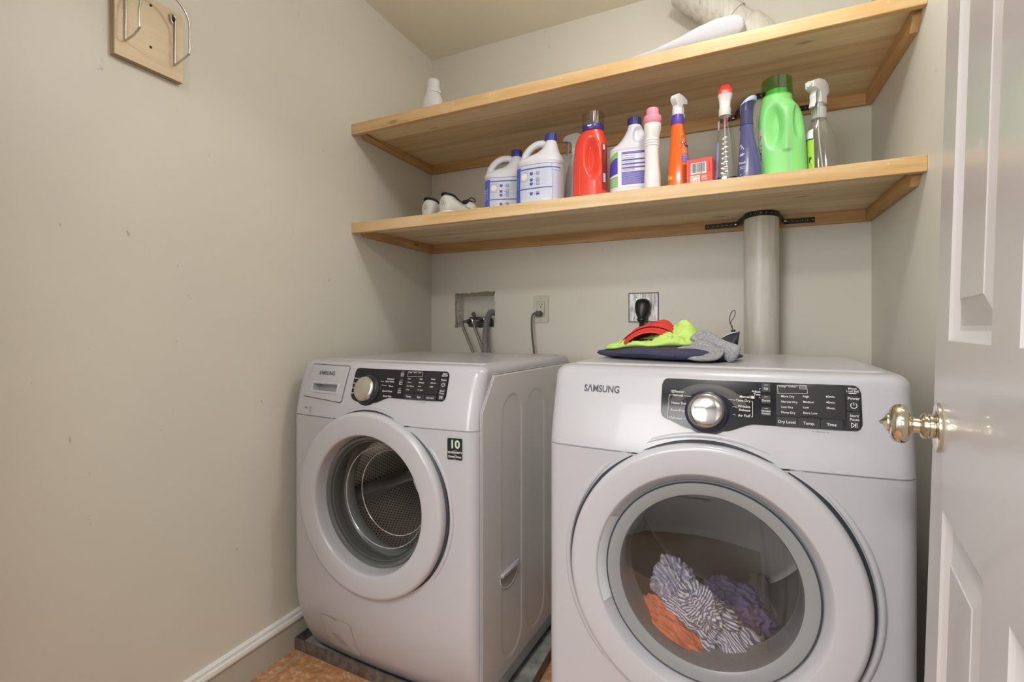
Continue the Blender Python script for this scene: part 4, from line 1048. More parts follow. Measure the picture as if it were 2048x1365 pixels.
# ------------------------------------------------------------------ lamps
M_dome = mat('lit diffuser', (.9, .9, .88), .4, emit=((1, .95, .88), 5))
def lamp(x, y, z, label):
    r = empty('ceiling_light', (x, y, z), 0, label, 'lamp')
    lathe('lamp_base', [(.0, .0), (.135, 0), (.14, -.012), (.135, -.012), (.128, -.012)], M_trimwhite, r, n=48)
    lathe('diffuser', [(.128, -.012), (.125, -.022), (.10, -.036), (.05, -.043), (0, -.045)], M_dome, r, n=48, smooth=180)
lamp(-.02, 1.08, zc(-.02)-.001, 'round flush ceiling lamp lighting the laundry closet')
lamp(-.3, -.75, 2.419, 'added round flush fill lamp in the hallway, out of view')  # fixture added to go with the hallway fill light

# ------------------------------------------------------------------ bottle tools
class Body:
    def __init__(s, keys, disp=None, nz=70, n=72):
        s.k = keys; s.disp = disp; s.nz = nz; s.n = n
    def at(s, z):
        K = s.k
        if z <= K[0][0]: return K[0][1:]
        if z >= K[-1][0]: return K[-1][1:]
        for i in range(len(K)-1):
            if K[i][0] <= z <= K[i+1][0]: break
        t = (z-K[i][0])/max(1e-9, K[i+1][0]-K[i][0]); out = []
        for c in range(1, 6):
            p1, p2 = K[i][c], K[i+1][c]; d = K[i+1][0]-K[i][0]
            def sl(a, b): return (K[b][c]-K[a][c])/max(1e-9, K[b][0]-K[a][0])
            s12 = sl(i, i+1)
            m1 = 0 if i == 0 else (lambda u, v: 0 if u*v <= 0 else 2*u*v/(u+v))(sl(i-1, i), s12)
            m2 = 0 if i+2 >= len(K) else (lambda u, v: 0 if u*v <= 0 else 2*u*v/(u+v))(s12, sl(i+1, i+2))
            if i == 0: m1 = s12
            if i+2 >= len(K): m2 = s12
            t2, t3 = t*t, t**3
            out.append((2*t3-3*t2+1)*p1+(t3-2*t2+t)*d*m1+(-2*t3+3*t2)*p2+(t3-t2)*d*m2)
        return out
    def p(s, th, z, off=0):
        cx, cy, a, b, n = s.at(z); c, sn = math.cos(th), math.sin(th)
        r = (abs(c/a)**n+abs(sn/b)**n)**(-1/n)+off
        if s.disp:
            x, y = r*c, r*sn; r -= s.disp(cx+x, cy+y, z, th)
        return Vector((cx+r*c, cy+r*sn, z))
    def mesh(s, name, m, parent, cap=True, smooth=50):
        z0, z1 = s.k[0][0], s.k[-1][0]
        zs = sorted(set([z0+(z1-z0)*i/s.nz for i in range(s.nz+1)]+[k[0] for k in s.k]))
        rings = [[s.p(2*PI*j/s.n, z) for j in range(s.n)] for z in zs]
        vs, fs = loftrings(rings, cap, cap); return pyd(name, vs, fs, m, parent, smooth)
    def rings(s):
        z0, z1 = s.k[0][0], s.k[-1][0]
        return [[s.p(2*PI*j/s.n, z0+(z1-z0)*i/s.nz) for j in range(s.n)] for i in range(s.nz+1)]
    def wrap(s, thc, zref):
        N = 720; tab = [0]; pr_ = s.p(thc-PI, zref)
        ths = [thc-PI+2*PI*i/N for i in range(N+1)]
        for t in ths[1:]:
            q = s.p(t, zref); tab.append(tab[-1]+math.hypot(q.x-pr_.x, q.y-pr_.y)); pr_ = q
        mid = tab[N//2]
        def f(x, z, o=.0004):
            d = x+mid; lo, hi = 0, N
            while hi-lo > 1:
                m_ = (lo+hi)//2
                if tab[m_] <= d: lo = m_
                else: hi = m_
            t = ths[lo]+(ths[hi]-ths[lo])*(d-tab[lo])/max(1e-9, tab[hi]-tab[lo])
            return s.p(t, z, o)
        return f
def patch(name, fn, x0, x1, z0, z1, m, parent, off=.0003, nx=24, nz=6):
    p = Print(fn, off); p.rect(x0, x1, z0, z1, nx, nz); o = p.done(name, m, parent)
    for q in o.data.polygons: q.use_smooth = True
    return o
def ribcap(name, r, z0, z1, m, parent, loc=(0, 0, 0), n=72, depth=.0006, taper=.0006, every=2):
    rings = []
    for z, rr, rib in ((z0, r, 1), (z1-.0015, r-taper, 1), (z1, r-taper-.0015, 0)):
        rings.append([((rr-(depth*(j//every % 2) if rib else 0))*math.cos(2*PI*j/n)+loc[0], (rr-(depth*(j//every % 2) if rib else 0))*math.sin(2*PI*j/n)+loc[1], z+loc[2]) for j in range(n)])
    vs, fs = loftrings(rings); return pyd(name, vs, fs, m, parent, 35)
def plac(name, x, y, rz, label, cat, group=None, dz=.0008, top=None):
    return empty(name, (x, y, (top or top_lo)(x, y)+dz), rz, label, cat, group)
M_hdpe = mat('white jug plastic', (.70, .70, .75), .35, spec=.4)
M_bluecap = mat('royal blue cap', (.035, .045, .28), .4)
M_label = mat('pale blue-white label', (.60, .63, .75), .35)
M_navy = mat('navy label ink', (.06, .07, .32), .4)
M_inklight = mat('faint grey label ink', (.42, .46, .62), .5)

# ---- bleach jugs
def bleach():
    r = plac('bleach_jug', -.602, 1.672, math.radians(-3), 'nearer white bleach jug with blue cap and blue stripe at its label edge', 'jug', 'white bleach jugs with blue caps')
    B = Body([(0, 0, 0, .072, .046, 3), (.006, 0, 0, .080, .053, 3.2), (.06, 0, 0, .081, .054, 3.2), (.142, 0, 0, .080, .053, 3), (.146, 0, 0, .0825, .055, 3), (.156, .001, 0, .080, .053, 2.8), (.168, .010, 0, .067, .047, 2.5), (.180, .026, 0, .044, .038, 2.2), (.200, .037, 0, .027, .028, 2), (.218, .039, 0, .0205, .0205, 2), (.226, .039, 0, .017, .017, 2)])
    bm = bmesh.new(); addrings(bm, B.rings())
    hp = crom([(.034, 0, .207), (.016, 0, .2175), (-.010, 0, .2195), (-.034, 0, .210), (-.053, 0, .192), (-.064, 0, .170), (-.066, 0, .148)], 6)
    addrings(bm, tuberings(hp, lambda t: (.0125+.003*t, .0125), 16))
    o = frombm('jug_body', bm, M_hdpe, r); remesh(o, .0022, 5)
    ribcap('cap', .0205, .2235, .2475, M_bluecap, r, (.039, 0, 0))
    f = B.wrap(-PI/2, .07)
    lb = patch('label', f, -.080, .098, .010, .137, M_label, r, .0012, 50, 10)
    for q in (0,):
        p = Print(f, .0016)
        for z in (.1355,): p.rect(-.080, .098, z-.0006, z+.0006, 40, 1)
        p.rect(-.053, .062, .1195, .1235, 24, 1); p.rect(-.053, .062, .0520, .0555, 24, 1); p.rect(.0615, .0625, .010, .1355, 1, 6)
        p.rect(.0625, .098, .1195, .1225, 8, 1); p.rect(.0625, .098, .1105, .1120, 8, 1)
        for z in (.1040, .0825, .0690, .0360):
            p.poly([(-.0165, z+.0050), (-.0045, z+.0050), (-.0060, z-.0050), (-.0150, z-.0050)]); p.rect(.0000, .0035, z-.0005, z+.0005); p.rect(.0013, .0022, z-.0017, z+.0017)
            p.line(roundrect(.0075, .0180, z-.0055, z+.0055, .002, 2)+[(.0180, z-.0035)], .0013); p.ring(.01275, z-.0005, .0030, .0010, n=10)
        p.rect(.0080, .0175, .0310, .0375, off=.0018)
        p.done('label_print', M_navy, lb)
        p = Print(f, .0016)
        for i in range(26): p.rect(.0635, .090, .1060-.0035*i, .1068-.0035*i, 8, 1)
        for i in range(14): p.rect(.0285, .0560-.004*(i % 3), .1130-.0040*i, .1137-.0040*i, 4, 1)
        for i in range(6): p.rect(-.050, -.030-.003*(i % 2), .074-.0035*i, .0746-.0035*i, 4, 1)
        for i in range(7): p.rect(-.050, -.024, .047-.0042*i, .0476-.0042*i, 4, 1); p.rect(.0285, .0580, .047-.0042*i, .0476-.0042*i, 4, 1)
        p.rect(-.022, -.0214, .056, .1190, 1, 4); p.rect(.0245, .0251, .013, .1190, 1, 4); p.rect(-.022, .0245, .0935, .0940, 6, 1)
        p.done('label_fine_print', M_inklight, lb)
    p = Print(f, .0015); p.rect(-.051, -.024, .078, .1150, 6, 4); p.done('medallion_field', mat('grey-lilac print', (.48, .50, .66), .4), lb)
    p = Print(f, .0019); p.disc(-.0375, .0965, .0115, n=28); p.done('medallion', mat('cream print', (.82, .80, .72), .4), lb)
    bl_ = patch('label_blue_band', f, -.0800, -.0535, .010, .1300, mat('strong blue print', (.08, .12, .50), .3), lb, .0018, 8, 8)
    p = Print(f, .0022)
    for i in range(5): p.poly([(-.078+.0005*i, .052+.009*i), (-.064, .058+.009*i), (-.063, .063+.009*i), (-.077, .058+.009*i)])
    p.done('band_lettering', mat('white label ink', (.8, .82, .9), .4), lb)
    return r
def kids(o): return [c for c in bpy.data.objects if c.parent == o]
def copytree(o, parent=None):
    c = o.copy(); C.objects.link(c)
    if parent is not None: c.parent = parent
    for ch in kids(o):
        if ch is not c: copytree(ch, c)
    return c
bj = bleach()
b2 = copytree(bj); b2.location = (-.772, 1.765, top_lo(-.772, 1.765)+.0008); b2.rotation_euler = (0, 0, math.radians(14))
b2['label'] = 'farther white bleach jug beside the shoes, leftmost of the bottles'

# ---- trigger heads
def head(r, z0, m, rz=0, s=1.0, x=0, y=0, mtrig=None, cap=None):
    out = [(-.015, 0), (.0135, 0), (.0135, .018), (.019, .027), (.044, .033), (.045, .049), (.022, .0585), (-.006, .062), (-.022, .055), (-.029, .040), (-.025, .030), (-.0145, .019)]
    R = Matrix.Translation((x, y, z0)) @ Matrix.Rotation(rz, 4, 'Z') @ Matrix.Scale(s, 4)
    bm = bmesh.new(); rings = []
    for yy_, k in ((-.0135, .86), (-.0115, 1), (.0115, 1), (.0135, .86)):
        rings.append([R @ Vector((a*k, yy_*(1.0 if b > .02 else .95), .028+(b-.028)*k if b > .001 else b)) for a, b in out])
    addrings(bm, rings); h = frombm('trigger_head', bm, m, r, 40)
    t = crom([(.024, 0, .030), (.030, 0, .016), (.029, 0, .002), (.035, 0, -.016)], 4)
    tr = tube('trigger', [R @ Vector(q) for q in t], lambda u: (.0028*s, .0085*s), mtrig or m, h, n=10)
    nz = [R @ Vector(q) for q in ((.043, 0, .041), (.050, 0, .041))]
    tube('nozzle', nz, .0075*s, cap or mtrig or m, h, n=8)
    return h
M_whitehead = mat('frosted white plastic', (.70, .69, .68), .35)
M_clear = glass('clear bottle plastic', (.96, .96, .955), .08, 1.45, .10)

# ---- white spray bottle standing behind
r = plac('spray_bottle', -.512, 1.785, math.radians(8), 'white spray bottle half hidden behind the red detergent jug', 'spray bottle')
B = Body([(0, 0, 0, .030, .022, 2.6), (.004, 0, 0, .035, .026, 2.6), (.06, 0, 0, .037, .027, 2.6), (.12, .002, 0, .034, .025, 2.4), (.165, .004, 0, .026, .020, 2.2), (.185, .004, 0, .017, .016, 2), (.200, .004, 0, .0135, .0135, 2)])
B.mesh('bottle_body', M_hdpe, r)
lathe('collar', [(.0145, .197), (.0155, .199), (.015, .222), (.0135, .224)], M_whitehead, r, n=28, loc=(.004, 0, 0), cap=True)
head(r, .222, mat('dusty translucent head', (.50, .47, .43), .4), PI*.98, .92, .004)
f = B.wrap(-PI/2, .06)
lb = patch('label', f, -.002, .040, .020, .150, mat('off-white label', (.68, .64, .60), .4), r, .0006, 12, 8)
p = Print(f, .0011); p.ring(.018, .118, .0070, .0028, 20, 330); p.done('round_emblem', M_black, lb)
p = Print(f, .0011); p.poly([(.010, .092), (.020, .106), (.024, .103), (.015, .088)]); p.poly([(.017, .095), (.030, .100), (.028, .093)]); p.done('red_strokes', mat('label red', (.60, .05, .08), .4), lb)
p = Print(f, .0011)
for i in range(12): p.rect(.016, .034, .080-.0048*i, .0812-.0048*i, 4, 1)
p.done('label_fine_print', mat('mauve print', (.40, .30, .36), .5), lb)
p = Print(f, .0007); p.text('R', -.020, .040, .016, bold=.02, shear=.3); p.disc(-.022, .024, .0016); p.disc(-.016, .022, .0014); p.done('corner_mark', M_black, r)

# ---- red detergent jug
def sstep(a, b, x): t = max(0, min(1, (x-a)/(b-a))); return t*t*(3-2*t)
r = plac('detergent_jug', -.421, 1.655, math.radians(-6), 'red laundry detergent jug with a clear measuring cup cap', 'jug')
def dred(x, y, z, th):
    if math.sin(th) > .2: return 0
    u = (x-.016-(.135-z)*.05)/.024; v = (z-.132)/.062; d = u*u+v*v
    e = .017*(1-sstep(.45, 1.15, math.sqrt(d)))*sstep(-.0, -.5, math.sin(th)) if True else 0
    return e
def ssneg(a, b, x): return sstep(b, a, x)
def dred(x, y, z, th):
    k = max(0, min(1, -math.sin(th)*1.8))
    u = (x-.020-(.13-z)*.08)/.030; v = (z-.132)/.072; d = math.sqrt(u*u+v*v)
    u2 = (x-.022)/.020; v2 = (z-.045)/.05
    return k*(.020*(1-sstep(.45, 1.06, d)))
B = Body([(0, 0, 0, .050, .038, 2.8), (.005, 0, 0, .0560, .042, 2.8), (.05, 0, 0, .0560, .042, 2.7), (.12, .0, 0, .0555, .041, 2.6), (.175, .002, 0, .0530, .038, 2.5), (.205, .004, 0, .0460, .034, 2.3), (.220, .008, 0, .0370, .031, 2.1), (.230, .010, 0, .0310, .0300, 2)], dred, 110, 120)
M_red = mat('glossy red-orange plastic', (.74, .055, .028), .3, coat=.15)
B.mesh('jug_body', M_red, r, True, 80)
lathe('pour_collar', [(.0335, .224), (.0355, .228), (.0355, .240), (.032, .246), (.026, .2465)], mat('deep violet collar', (.045, .03, .22), .35), r, n=56, loc=(.010, 0, 0), cap=True)
p = Print(lambda x, z, o: Vector((.010+(.0355+o)*math.sin(x/.0355), -(.0355+o)*math.cos(x/.0355), z)), .0006)
p.poly([(-.008, .238), (-.003, .239), (0, .2365), (.003, .239), (.008, .238), (.005, .233), (.002, .233), (-.002, .233), (-.005, .233)]); p.done('collar_mark', M_text, r)
M_cup = glass('smoky clear cup', (.80, .77, .73), .15, 1.4, .16)
ribcap('measuring_cup', .0365, .241, .284, M_cup, r, (.010, 0, 0), 96, .0004, .0010, 2)
f = B.wrap(-PI/2, .06)
p = Print(f, .0004); p.rect(-.0215, -.0205, .004, .16, 1, 10); p.done('mould_seam', mat('pale red seam', (.80, .20, .16), .4), r)
f2 = B.wrap(math.radians(-14), .06)
lb = patch('back_label', f2, -.014, .020, .025, .175, mat('dark red label', (.30, .025, .02), .4), r, .0005, 8, 8)
p = Print(f2, .0012); p.rect(-.011, .004, .050, .078, 3, 2); p.rect(-.010, .0, .155, .172, 2, 2); p.done('barcode_field', M_label, lb)
p = Print(f2, .0016)
for i in range(7): p.rect(-.010, .003, .053+.0034*i, .0545+.0034*i)
for i in range(16): p.rect(-.011, .014, .085+.0042*i, .0862+.0042*i)
p.done('barcode_lines', M_black, lb)

# ---- white jug with green and violet label
r = plac('cleaner_jug', -.287, 1.690, math.radians(4), 'white cleaner jug with dark blue cap and green and violet label', 'jug')
def dwh(x, y, z, th):
    k = max(0, min(1, -math.sin(th)*2))
    u = (x-.019)/.020; v = (z-.197)/.030
    return k*.011*(1-sstep(.5, 1.05, (abs(u)**3+abs(v)**3)**(1/3)))
B = Body([(0, 0, 0, .066, .040, 3), (.008, 0, 0, .074, .047, 3), (.145, 0, 0, .0745, .047, 3), (.152, 0, 0, .0765, .049, 2.8), (.160, .001, 0, .072, .046, 2.6), (.178, .004, 0, .052, .040, 2.3), (.205, .006, 0, .034, .032, 2.1), (.225, .006, 0, .0245, .026, 2), (.238, .004, 0, .0205, .0205, 2)], dwh, 110, 110)
B.mesh('jug_body', M_hdpe, r, True, 80)
ribcap('cap', .0225, .236, .2605, mat('dark blue cap', (.03, .03, .16), .4), r, (.004, 0, 0))
f = B.wrap(-PI/2, .08)
M_viol = mat('violet print', (.10, .06, .42), .35); M_green = mat('lime green print', (.22, .55, .10), .35)
lb = patch('label', f, -.078, .075, .028, .1440, mat('white label', (.78, .78, .84), .35), r, .0006, 40, 8)
p = Print(f, .0011)
def band(x0, x1, za, zb_, n=8):
    for i in range(n):
        a = x0+(x1-x0)*i/n; b = x0+(x1-x0)*(i+1)/n; p.poly([(a, za(a)), (b, za(b)), (b, zb_(b)), (a, zb_(a))])
w1 = lambda x: .108+.010*math.sin((x+.078)/.034*2.2)+(x+.078)*.45; 
band(-.078, -.0435, lambda x: w1(x)-.004, lambda x: w1(x)+.012)
p.done('green_swirl', M_green, lb)
p = Print(f, .0011); band(-.078, -.0435, lambda x: .030, lambda x: .060+(x+.078)*.15); p.done('green_block', M_green, lb)
p = Print(f, .0014); band(-.078, -.0435, lambda x: .066+(x+.078)*.2, lambda x: w1(x)-.006)
p.rect(-.030, .075, .1325, .1395, 20, 1); 
for z in (.1135, .1005, .0885): p.rect(-.030, .075, z-.0022, z+.0022, 20, 1)
p.rect(-.030, .075, .035, .0755, 20, 3); p.line([(-.030, .035), (-.030, .1395)], .0008)
p.done('violet_print', M_viol, lb)
p = Print(f, .0018)
for i in range(11): p.rect(-.028, .070-.006*(i % 3), .038+.0033*i, .0388+.0033*i, 10, 1)
p.rect(-.028, .030, .1355, .1366, 8, 1)
for i in range(4): p.rect(-.066, -.046, .035+.006*i, .0375+.006*i, 4, 1)
p.done('reversed_text', mat('lilac text', (.55, .55, .75), .4), lb)
p = Print(f, .0018)
for z in (.1265, .1195, .1070, .0945, .0830, .0790): p.rect(-.028, .010, z, z+.0009, 6, 1); p.rect(.038, .050, z, z+.0009, 3, 1)
p.done('ingredient_text', M_textgrey, lb)

# ---- pink capped bottle
r = plac('softener_bottle', -.214, 1.604, math.radians(3), 'slim white bottle with a pink screw cap', 'bottle')
B = Body([(0, 0, 0, .021, .018, 2.4), (.004, 0, 0, .0245, .021, 2.4), (.03, 0, 0, .0255, .022, 2.4), (.09, -.001, 0, .0225, .021, 2.2), (.135, -.002, 0, .0225, .021, 2), (.139, -.002, 0, .0245, .023, 2), (.143, -.002, 0, .0225, .021, 2), (.147, -.002, 0, .0245, .023, 2), (.151, -.002, 0, .0225, .021, 2), (.155, -.002, 0, .0245, .023, 2), (.160, -.002, 0, .0225, .021, 2), (.178, -.001, 0, .0250, .024, 2), (.195, 0, 0, .0268, .026, 2), (.212, 0, 0, .0262, .0255, 2)], None, 140, 64)
r.scale = (.96, .96, .955)
B.mesh('bottle_body', mat('milky white plastic', (.76, .74, .73), .35), r, True, 60)
M_pink = mat('pink plastic', (.80, .27, .36), .45)
lathe('cap_skirt', [(.0262, .208), (.0278, .210), (.0278, .228), (.0262, .233), (.019, .2345)], M_pink, r, n=56, cap=True)
ribcap('cap', .0195, .234, .258, M_pink, r, (0, 0, 0), 64, .0010, .0006, 2)
f = B.wrap(-PI/2, .09)
p = Print(f, .0005)
for i in range(26): p.rect(.0200, .034, .020+.0042*i, .0212+.0042*i, 3, 1)
p.text('Y', .022, .192, .011, bold=.02); p.done('side_print', mat('dusty rose print', (.62, .28, .24), .5), r)

# ---- orange spray bottle
r = plac('spray_bottle', -.142, 1.645, math.radians(-2), 'orange stain remover spray bottle with violet collar and white trigger head', 'spray bottle')
B = Body([(0, 0, 0, .026, .019, 2.6), (.004, 0, 0, .0315, .024, 2.6), (.05, .0, 0, .0310, .0235, 2.6), (.11, .001, 0, .0275, .021, 2.5), (.150, 0, 0, .0235, .019, 2.4), (.185, -.003, 0, .0195, .0175, 2.2), (.202, -.003, 0, .0185, .0172, 2)], None, 60, 64)
M_or = mat('glossy orange plastic', (.80, .14, .015), .18, coat=.4)
B.mesh('bottle_body', M_or, r, True, 60)
vc = Body([(.199, -.003, 0, .0192, .0180, 2.1), (.206, -.003, 0, .0196, .0182, 2.1), (.229, -.002, 0, .0165, .0165, 2)], None, 8, 48); vc.mesh('violet_collar', mat('violet collar', (.10, .05, .38), .3), r)
lathe('neck', [(.0162, .228), (.0162, .248), (.0150, .250)], M_whitehead, r, n=32, loc=(-.002, 0, 0), cap=True)
head(r, .243, M_whitehead, math.radians(62), .82, -.002)
f = B.wrap(-PI/2, .08)
p = Print(f, .0010)
for (x, z, q) in ((.0175, .158, .0062),): p.disc(x, z, q, n=20)
p.done('yellow_badge', mat('yellow print', (.80, .55, .05), .4), r)
p = Print(f, .0014); p.ring(.0175, .158, .0045, .0016); p.text('Tide', .0180, .1575, .0048, bold=.03)
for (x, z) in ((.0150, .139), (.0265, .134), (.0335, .130)): p.disc(x, z, .0052, n=18)
p.done('dark_print', mat('navy print', (.04, .03, .10), .4), r)
p = Print(f, .0018); p.poly([(.0120, .1415), (.0180, .1415), (.0180, .139), (.0168, .139), (.0168, .1355), (.0132, .1355), (.0132, .139), (.0120, .139)]); p.rect(.0252, .0278, .1315, .1365)
p.done('white_print', M_text, r)
pb = patch('blue_block', f, .0120, .040, .078, .100, mat('cobalt print', (.08, .08, .40), .35), r, .0010, 8, 2)
p = Print(f, .0015); p.rect(.0150, .034, .0955, .0975, 4, 1); 
for i in range(4): p.rect(.0140, .036, .0800+.0036*i, .0810+.0036*i, 4, 1)
for i in range(5): p.rect(.0140, .030, .106+.0036*i, .1068+.0036*i, 4, 1)
p.done('block_text', mat('pale blue text', (.50, .50, .75), .5), r)
p = Print(f, .0010)
for i in range(14): p.rect(.0130, .042, .012+.0043*i, .0140+.0043*i, 8, 1)
p.done('directions_text', mat('brown-red text', (.28, .04, .02), .5), r)
p = Print(B.wrap(math.radians(200), .05), .0008); p.text('de', .010, .035, .020, bold=.03); p.done('front_lettering', mat('yellow print', (.80, .55, .05), .4), r)

# ---- small red box
r = plac('dryer_sheet_box', -.0760, 1.625, math.radians(-9), 'small red cardboard box with a white barcode panel', 'box')
M_redbox = mat('red cardboard', (.72, .07, .04), .45)
bm = bmesh.new(); bbox(bm, -.0365, .0365, -.022, .030, 0, .0755, .0008); frombm('carton', bm, M_redbox, r)
f = lambda x, z, o: Vector((x, -.0222-o, z))
p = Print(f); p.rect(-.0245, .0195, .0305, .0640); p.rect(-.0250, .0015, .0045, .0270); p.done('barcode_panel', mat('white carton print', (.80, .78, .76), .5), r)
p = Print(f, .0008); x = -.0220; rr = random.Random(3)
while x < .0160: 
    wd = rr.choice((.0007, .0012, .0019)); p.rect(x, x+wd, .0350, .0625); x += wd+rr.choice((.0007, .0012))
p.text('0  37000  16080', -.003, .0325, .0034); p.done('barcode_bars', M_textgrey, r)
p = Print(f, .0008)
for (x, z) in ((-.0190, .0210), (-.0120, .0225), (-.0045, .0210), (-.0190, .0120), (-.0110, .0125), (-.0040, .0130)):
    p.ring(x, z, .0024, .0013, 20, 300, 8)
for i in range(2): p.rect(-.0235, .0, .0060+.0022*i, .0068+.0022*i)
p.done('red_symbols', M_redbox, r)
p = Print(f, .0008)
for i in range(4): p.rect(.0045+.001*(i % 2), .0230-.0015*(i % 2), .0230-.0038*i, .0243-.0038*i)
p.text('www.care.com', .0140, .0060, .0030); p.done('carton_text', mat('white carton print', (.80, .78, .76), .5), r)
p = Print(f, .0008); 
for i in range(8): p.rect(.0275, .0300, .034+.0038*i, .0360+.0038*i)
p.done('side_code', mat('dark red code', (.35, .02, .02), .5), r)

# ---- clear glass-cleaner bottle, red nozzle
r = plac('spray_bottle', -.006, 1.655, math.radians(0), 'clear ribbed spray bottle with a red nozzle and a little blue liquid', 'spray bottle')
def drib(x, y, z, th):
    k = max(0, -math.sin(th)) ** 6
    return -k*.0016*max(0, math.sin((z-.03)/.0145*2*PI))**3 if .03 < z < .145 else 0
B = Body([(0, 0, 0, .029, .020, 2.8), (.004, 0, 0, .0345, .025, 2.8), (.04, 0, 0, .0325, .024, 2.8), (.10, -.001, 0, .0275, .022, 2.6), (.135, -.002, 0, .0245, .0205, 2.5), (.165, -.003, 0, .0200, .018, 2.3), (.200, -.004, 0, .0178, .0165, 2.1), (.212, -.004, 0, .0155, .0155, 2)], drib, 130, 64)
B.mesh('bottle_body', M_clear, r, True, 80)
Li = Body([(.003, 0, 0, .028, .019, 2.8), (.006, 0, 0, .0325, .023, 2.8), (.020, 0, 0, .0322, .0228, 2.8), (.0205, 0, 0, .032, .0225, 2.8)], None, 8, 48)
Li.mesh('blue_liquid', glass('blue cleaning liquid', (.28, .45, .78), .05, 1.33, .02), r, True, 40)
tube('dip_tube', crom([(-.004, .0, .21), (-.003, .002, .12), (.006, .003, .02)], 8), .0018, translucent('dip tube plastic', (.8, .8, .8), .6), r, n=8)
lathe('collar', [(.0168, .207), (.0172, .209), (.0172, .228), (.0160, .231)], M_whitehead, r, n=36, loc=(-.004, 0, 0), cap=True)
hb = Body([(.229, -.004, 0, .0150, .013, 3), (.245, -.004, 0, .0158, .014, 3), (.262, -.003, -.001, .0195, .018, 3), (.270, -.003, -.002, .0215, .021, 3)], None, 12, 48); hb.mesh('trigger_head', mat('white trigger plastic', (.78, .74, .73), .3), r)
nb = Body([(.2695, -.003, -.002, .0218, .0212, 4), (.281, -.003, -.002, .0190, .018, 4), (.292, -.002, -.001, .0140, .013, 4), (.2965, -.002, 0, .0130, .012, 4)], None, 10, 40); nb.mesh('nozzle', mat('red nozzle plastic', (.72, .04, .03), .25, coat=.3), r, True, 35)
tube('trigger', crom([(-.004, .012, .255), (-.004, .026, .238), (-.004, .024, .215), (-.004, .030, .195)], 4), lambda t: (.003, .008), mat('red nozzle plastic', (.72, .04, .03), .25), r, n=10)
f = B.wrap(math.radians(197), .06)
lb = patch('blue_label', f, -.014, .014, .018, .125, mat('sky blue label', (.25, .33, .62), .3), r, .0006, 8, 8)
patch('neck_label', B.wrap(math.radians(200), .18), -.006, .006, .165, .192, M_label, r, .0006, 4, 4)
p = Print(f, .0011); p.ring(.0, .085, .0050, .0024); p.ring(.002, .048, .0050, .0022); p.done('label_letters', mat('label red', (.60, .05, .08), .4), lb)

# ---- dark blue bottle with curved head
r = plac('air_freshener_bottle', .053, 1.615, math.radians(0), 'slate blue curved spray bottle with a pale blue rim on its head', 'spray bottle')
r.scale = (.96, .96, .93)
M_sl = mat('slate blue plastic', (.085, .09, .21), .22, coat=.2); M_sl2 = mat('dark slate blue plastic', (.055, .058, .145), .3)
B = Body([(0, .003, 0, .029, .019, 2.5), (.004, .003, 0, .0340, .023, 2.5), (.05, .002, 0, .0310, .0225, 2.4), (.09, .0, 0, .0260, .022, 2.3), (.130, -.003, 0, .0205, .019, 2.1), (.160, -.004, 0, .0178, .0172, 2), (.166, -.004, 0, .0172, .0168, 2)], None, 60, 56)
B.mesh('bottle_body', M_sl, r, True, 60)
hd = Body([(.167, -.004, 0, .0176, .0172, 2), (.185, -.005, .0, .0176, .0170, 2), (.205, -.005, .001, .0182, .018, 2), (.222, -.004, .003, .0200, .023, 2), (.236, -.001, .006, .0222, .030, 2), (.244, .001, .010, .0205, .032, 2), (.2485, .002, .012, .0145, .026, 2)], None, 40, 56)
rings = []
for ring in hd.rings():
    rr_ = []
    for v in ring:
        k = max(0, (v.z-.205)/.045); rr_.append(Vector((v.x, v.y, v.z+(v.x+.0)*.50*k)))
    rings.append(rr_)
vs, fs = loftrings(rings); hh_ = pyd('trigger_head', vs, fs, M_sl2, r, 60)
i0 = int(len(rings)*.80); vs, fs = loftrings([[Vector((v.x*1.05, (v.y-.008)*1.05+.008, v.z+.001)) for v in q] for q in rings[i0:]], False, True)
pyd('head_rim', vs, fs, mat('pale blue rim', (.45, .55, .72), .3), hh_, 60)
tube('trigger', crom([(-.010, .020, .222), (-.016, .034, .205), (-.015, .034, .185), (-.018, .040, .168)], 4), lambda t: (.003, .008), M_sl2, hh_, n=10)
f = B.wrap(math.radians(222), .06)
p = Print(f, .0006)
for q in ((-.010, .098), (-.004, .090)): p.line([(q[0], q[1]), (q[0]+.007, q[1]+.008), (q[0]+.011, q[1]-.002)], .0016)
p.text('air', .0, .074, .014, bold=.02, shear=.4); p.text('fresh', .0, .048, .010, bold=.01, shear=.4); p.rect(-.006, .010, .034, .0355, 3, 1); p.rect(-.006, .010, .029, .0302, 3, 1); p.line([(-.004, .010), (.010, .022)], .0012)
p.done('white_lettering', M_text, r)

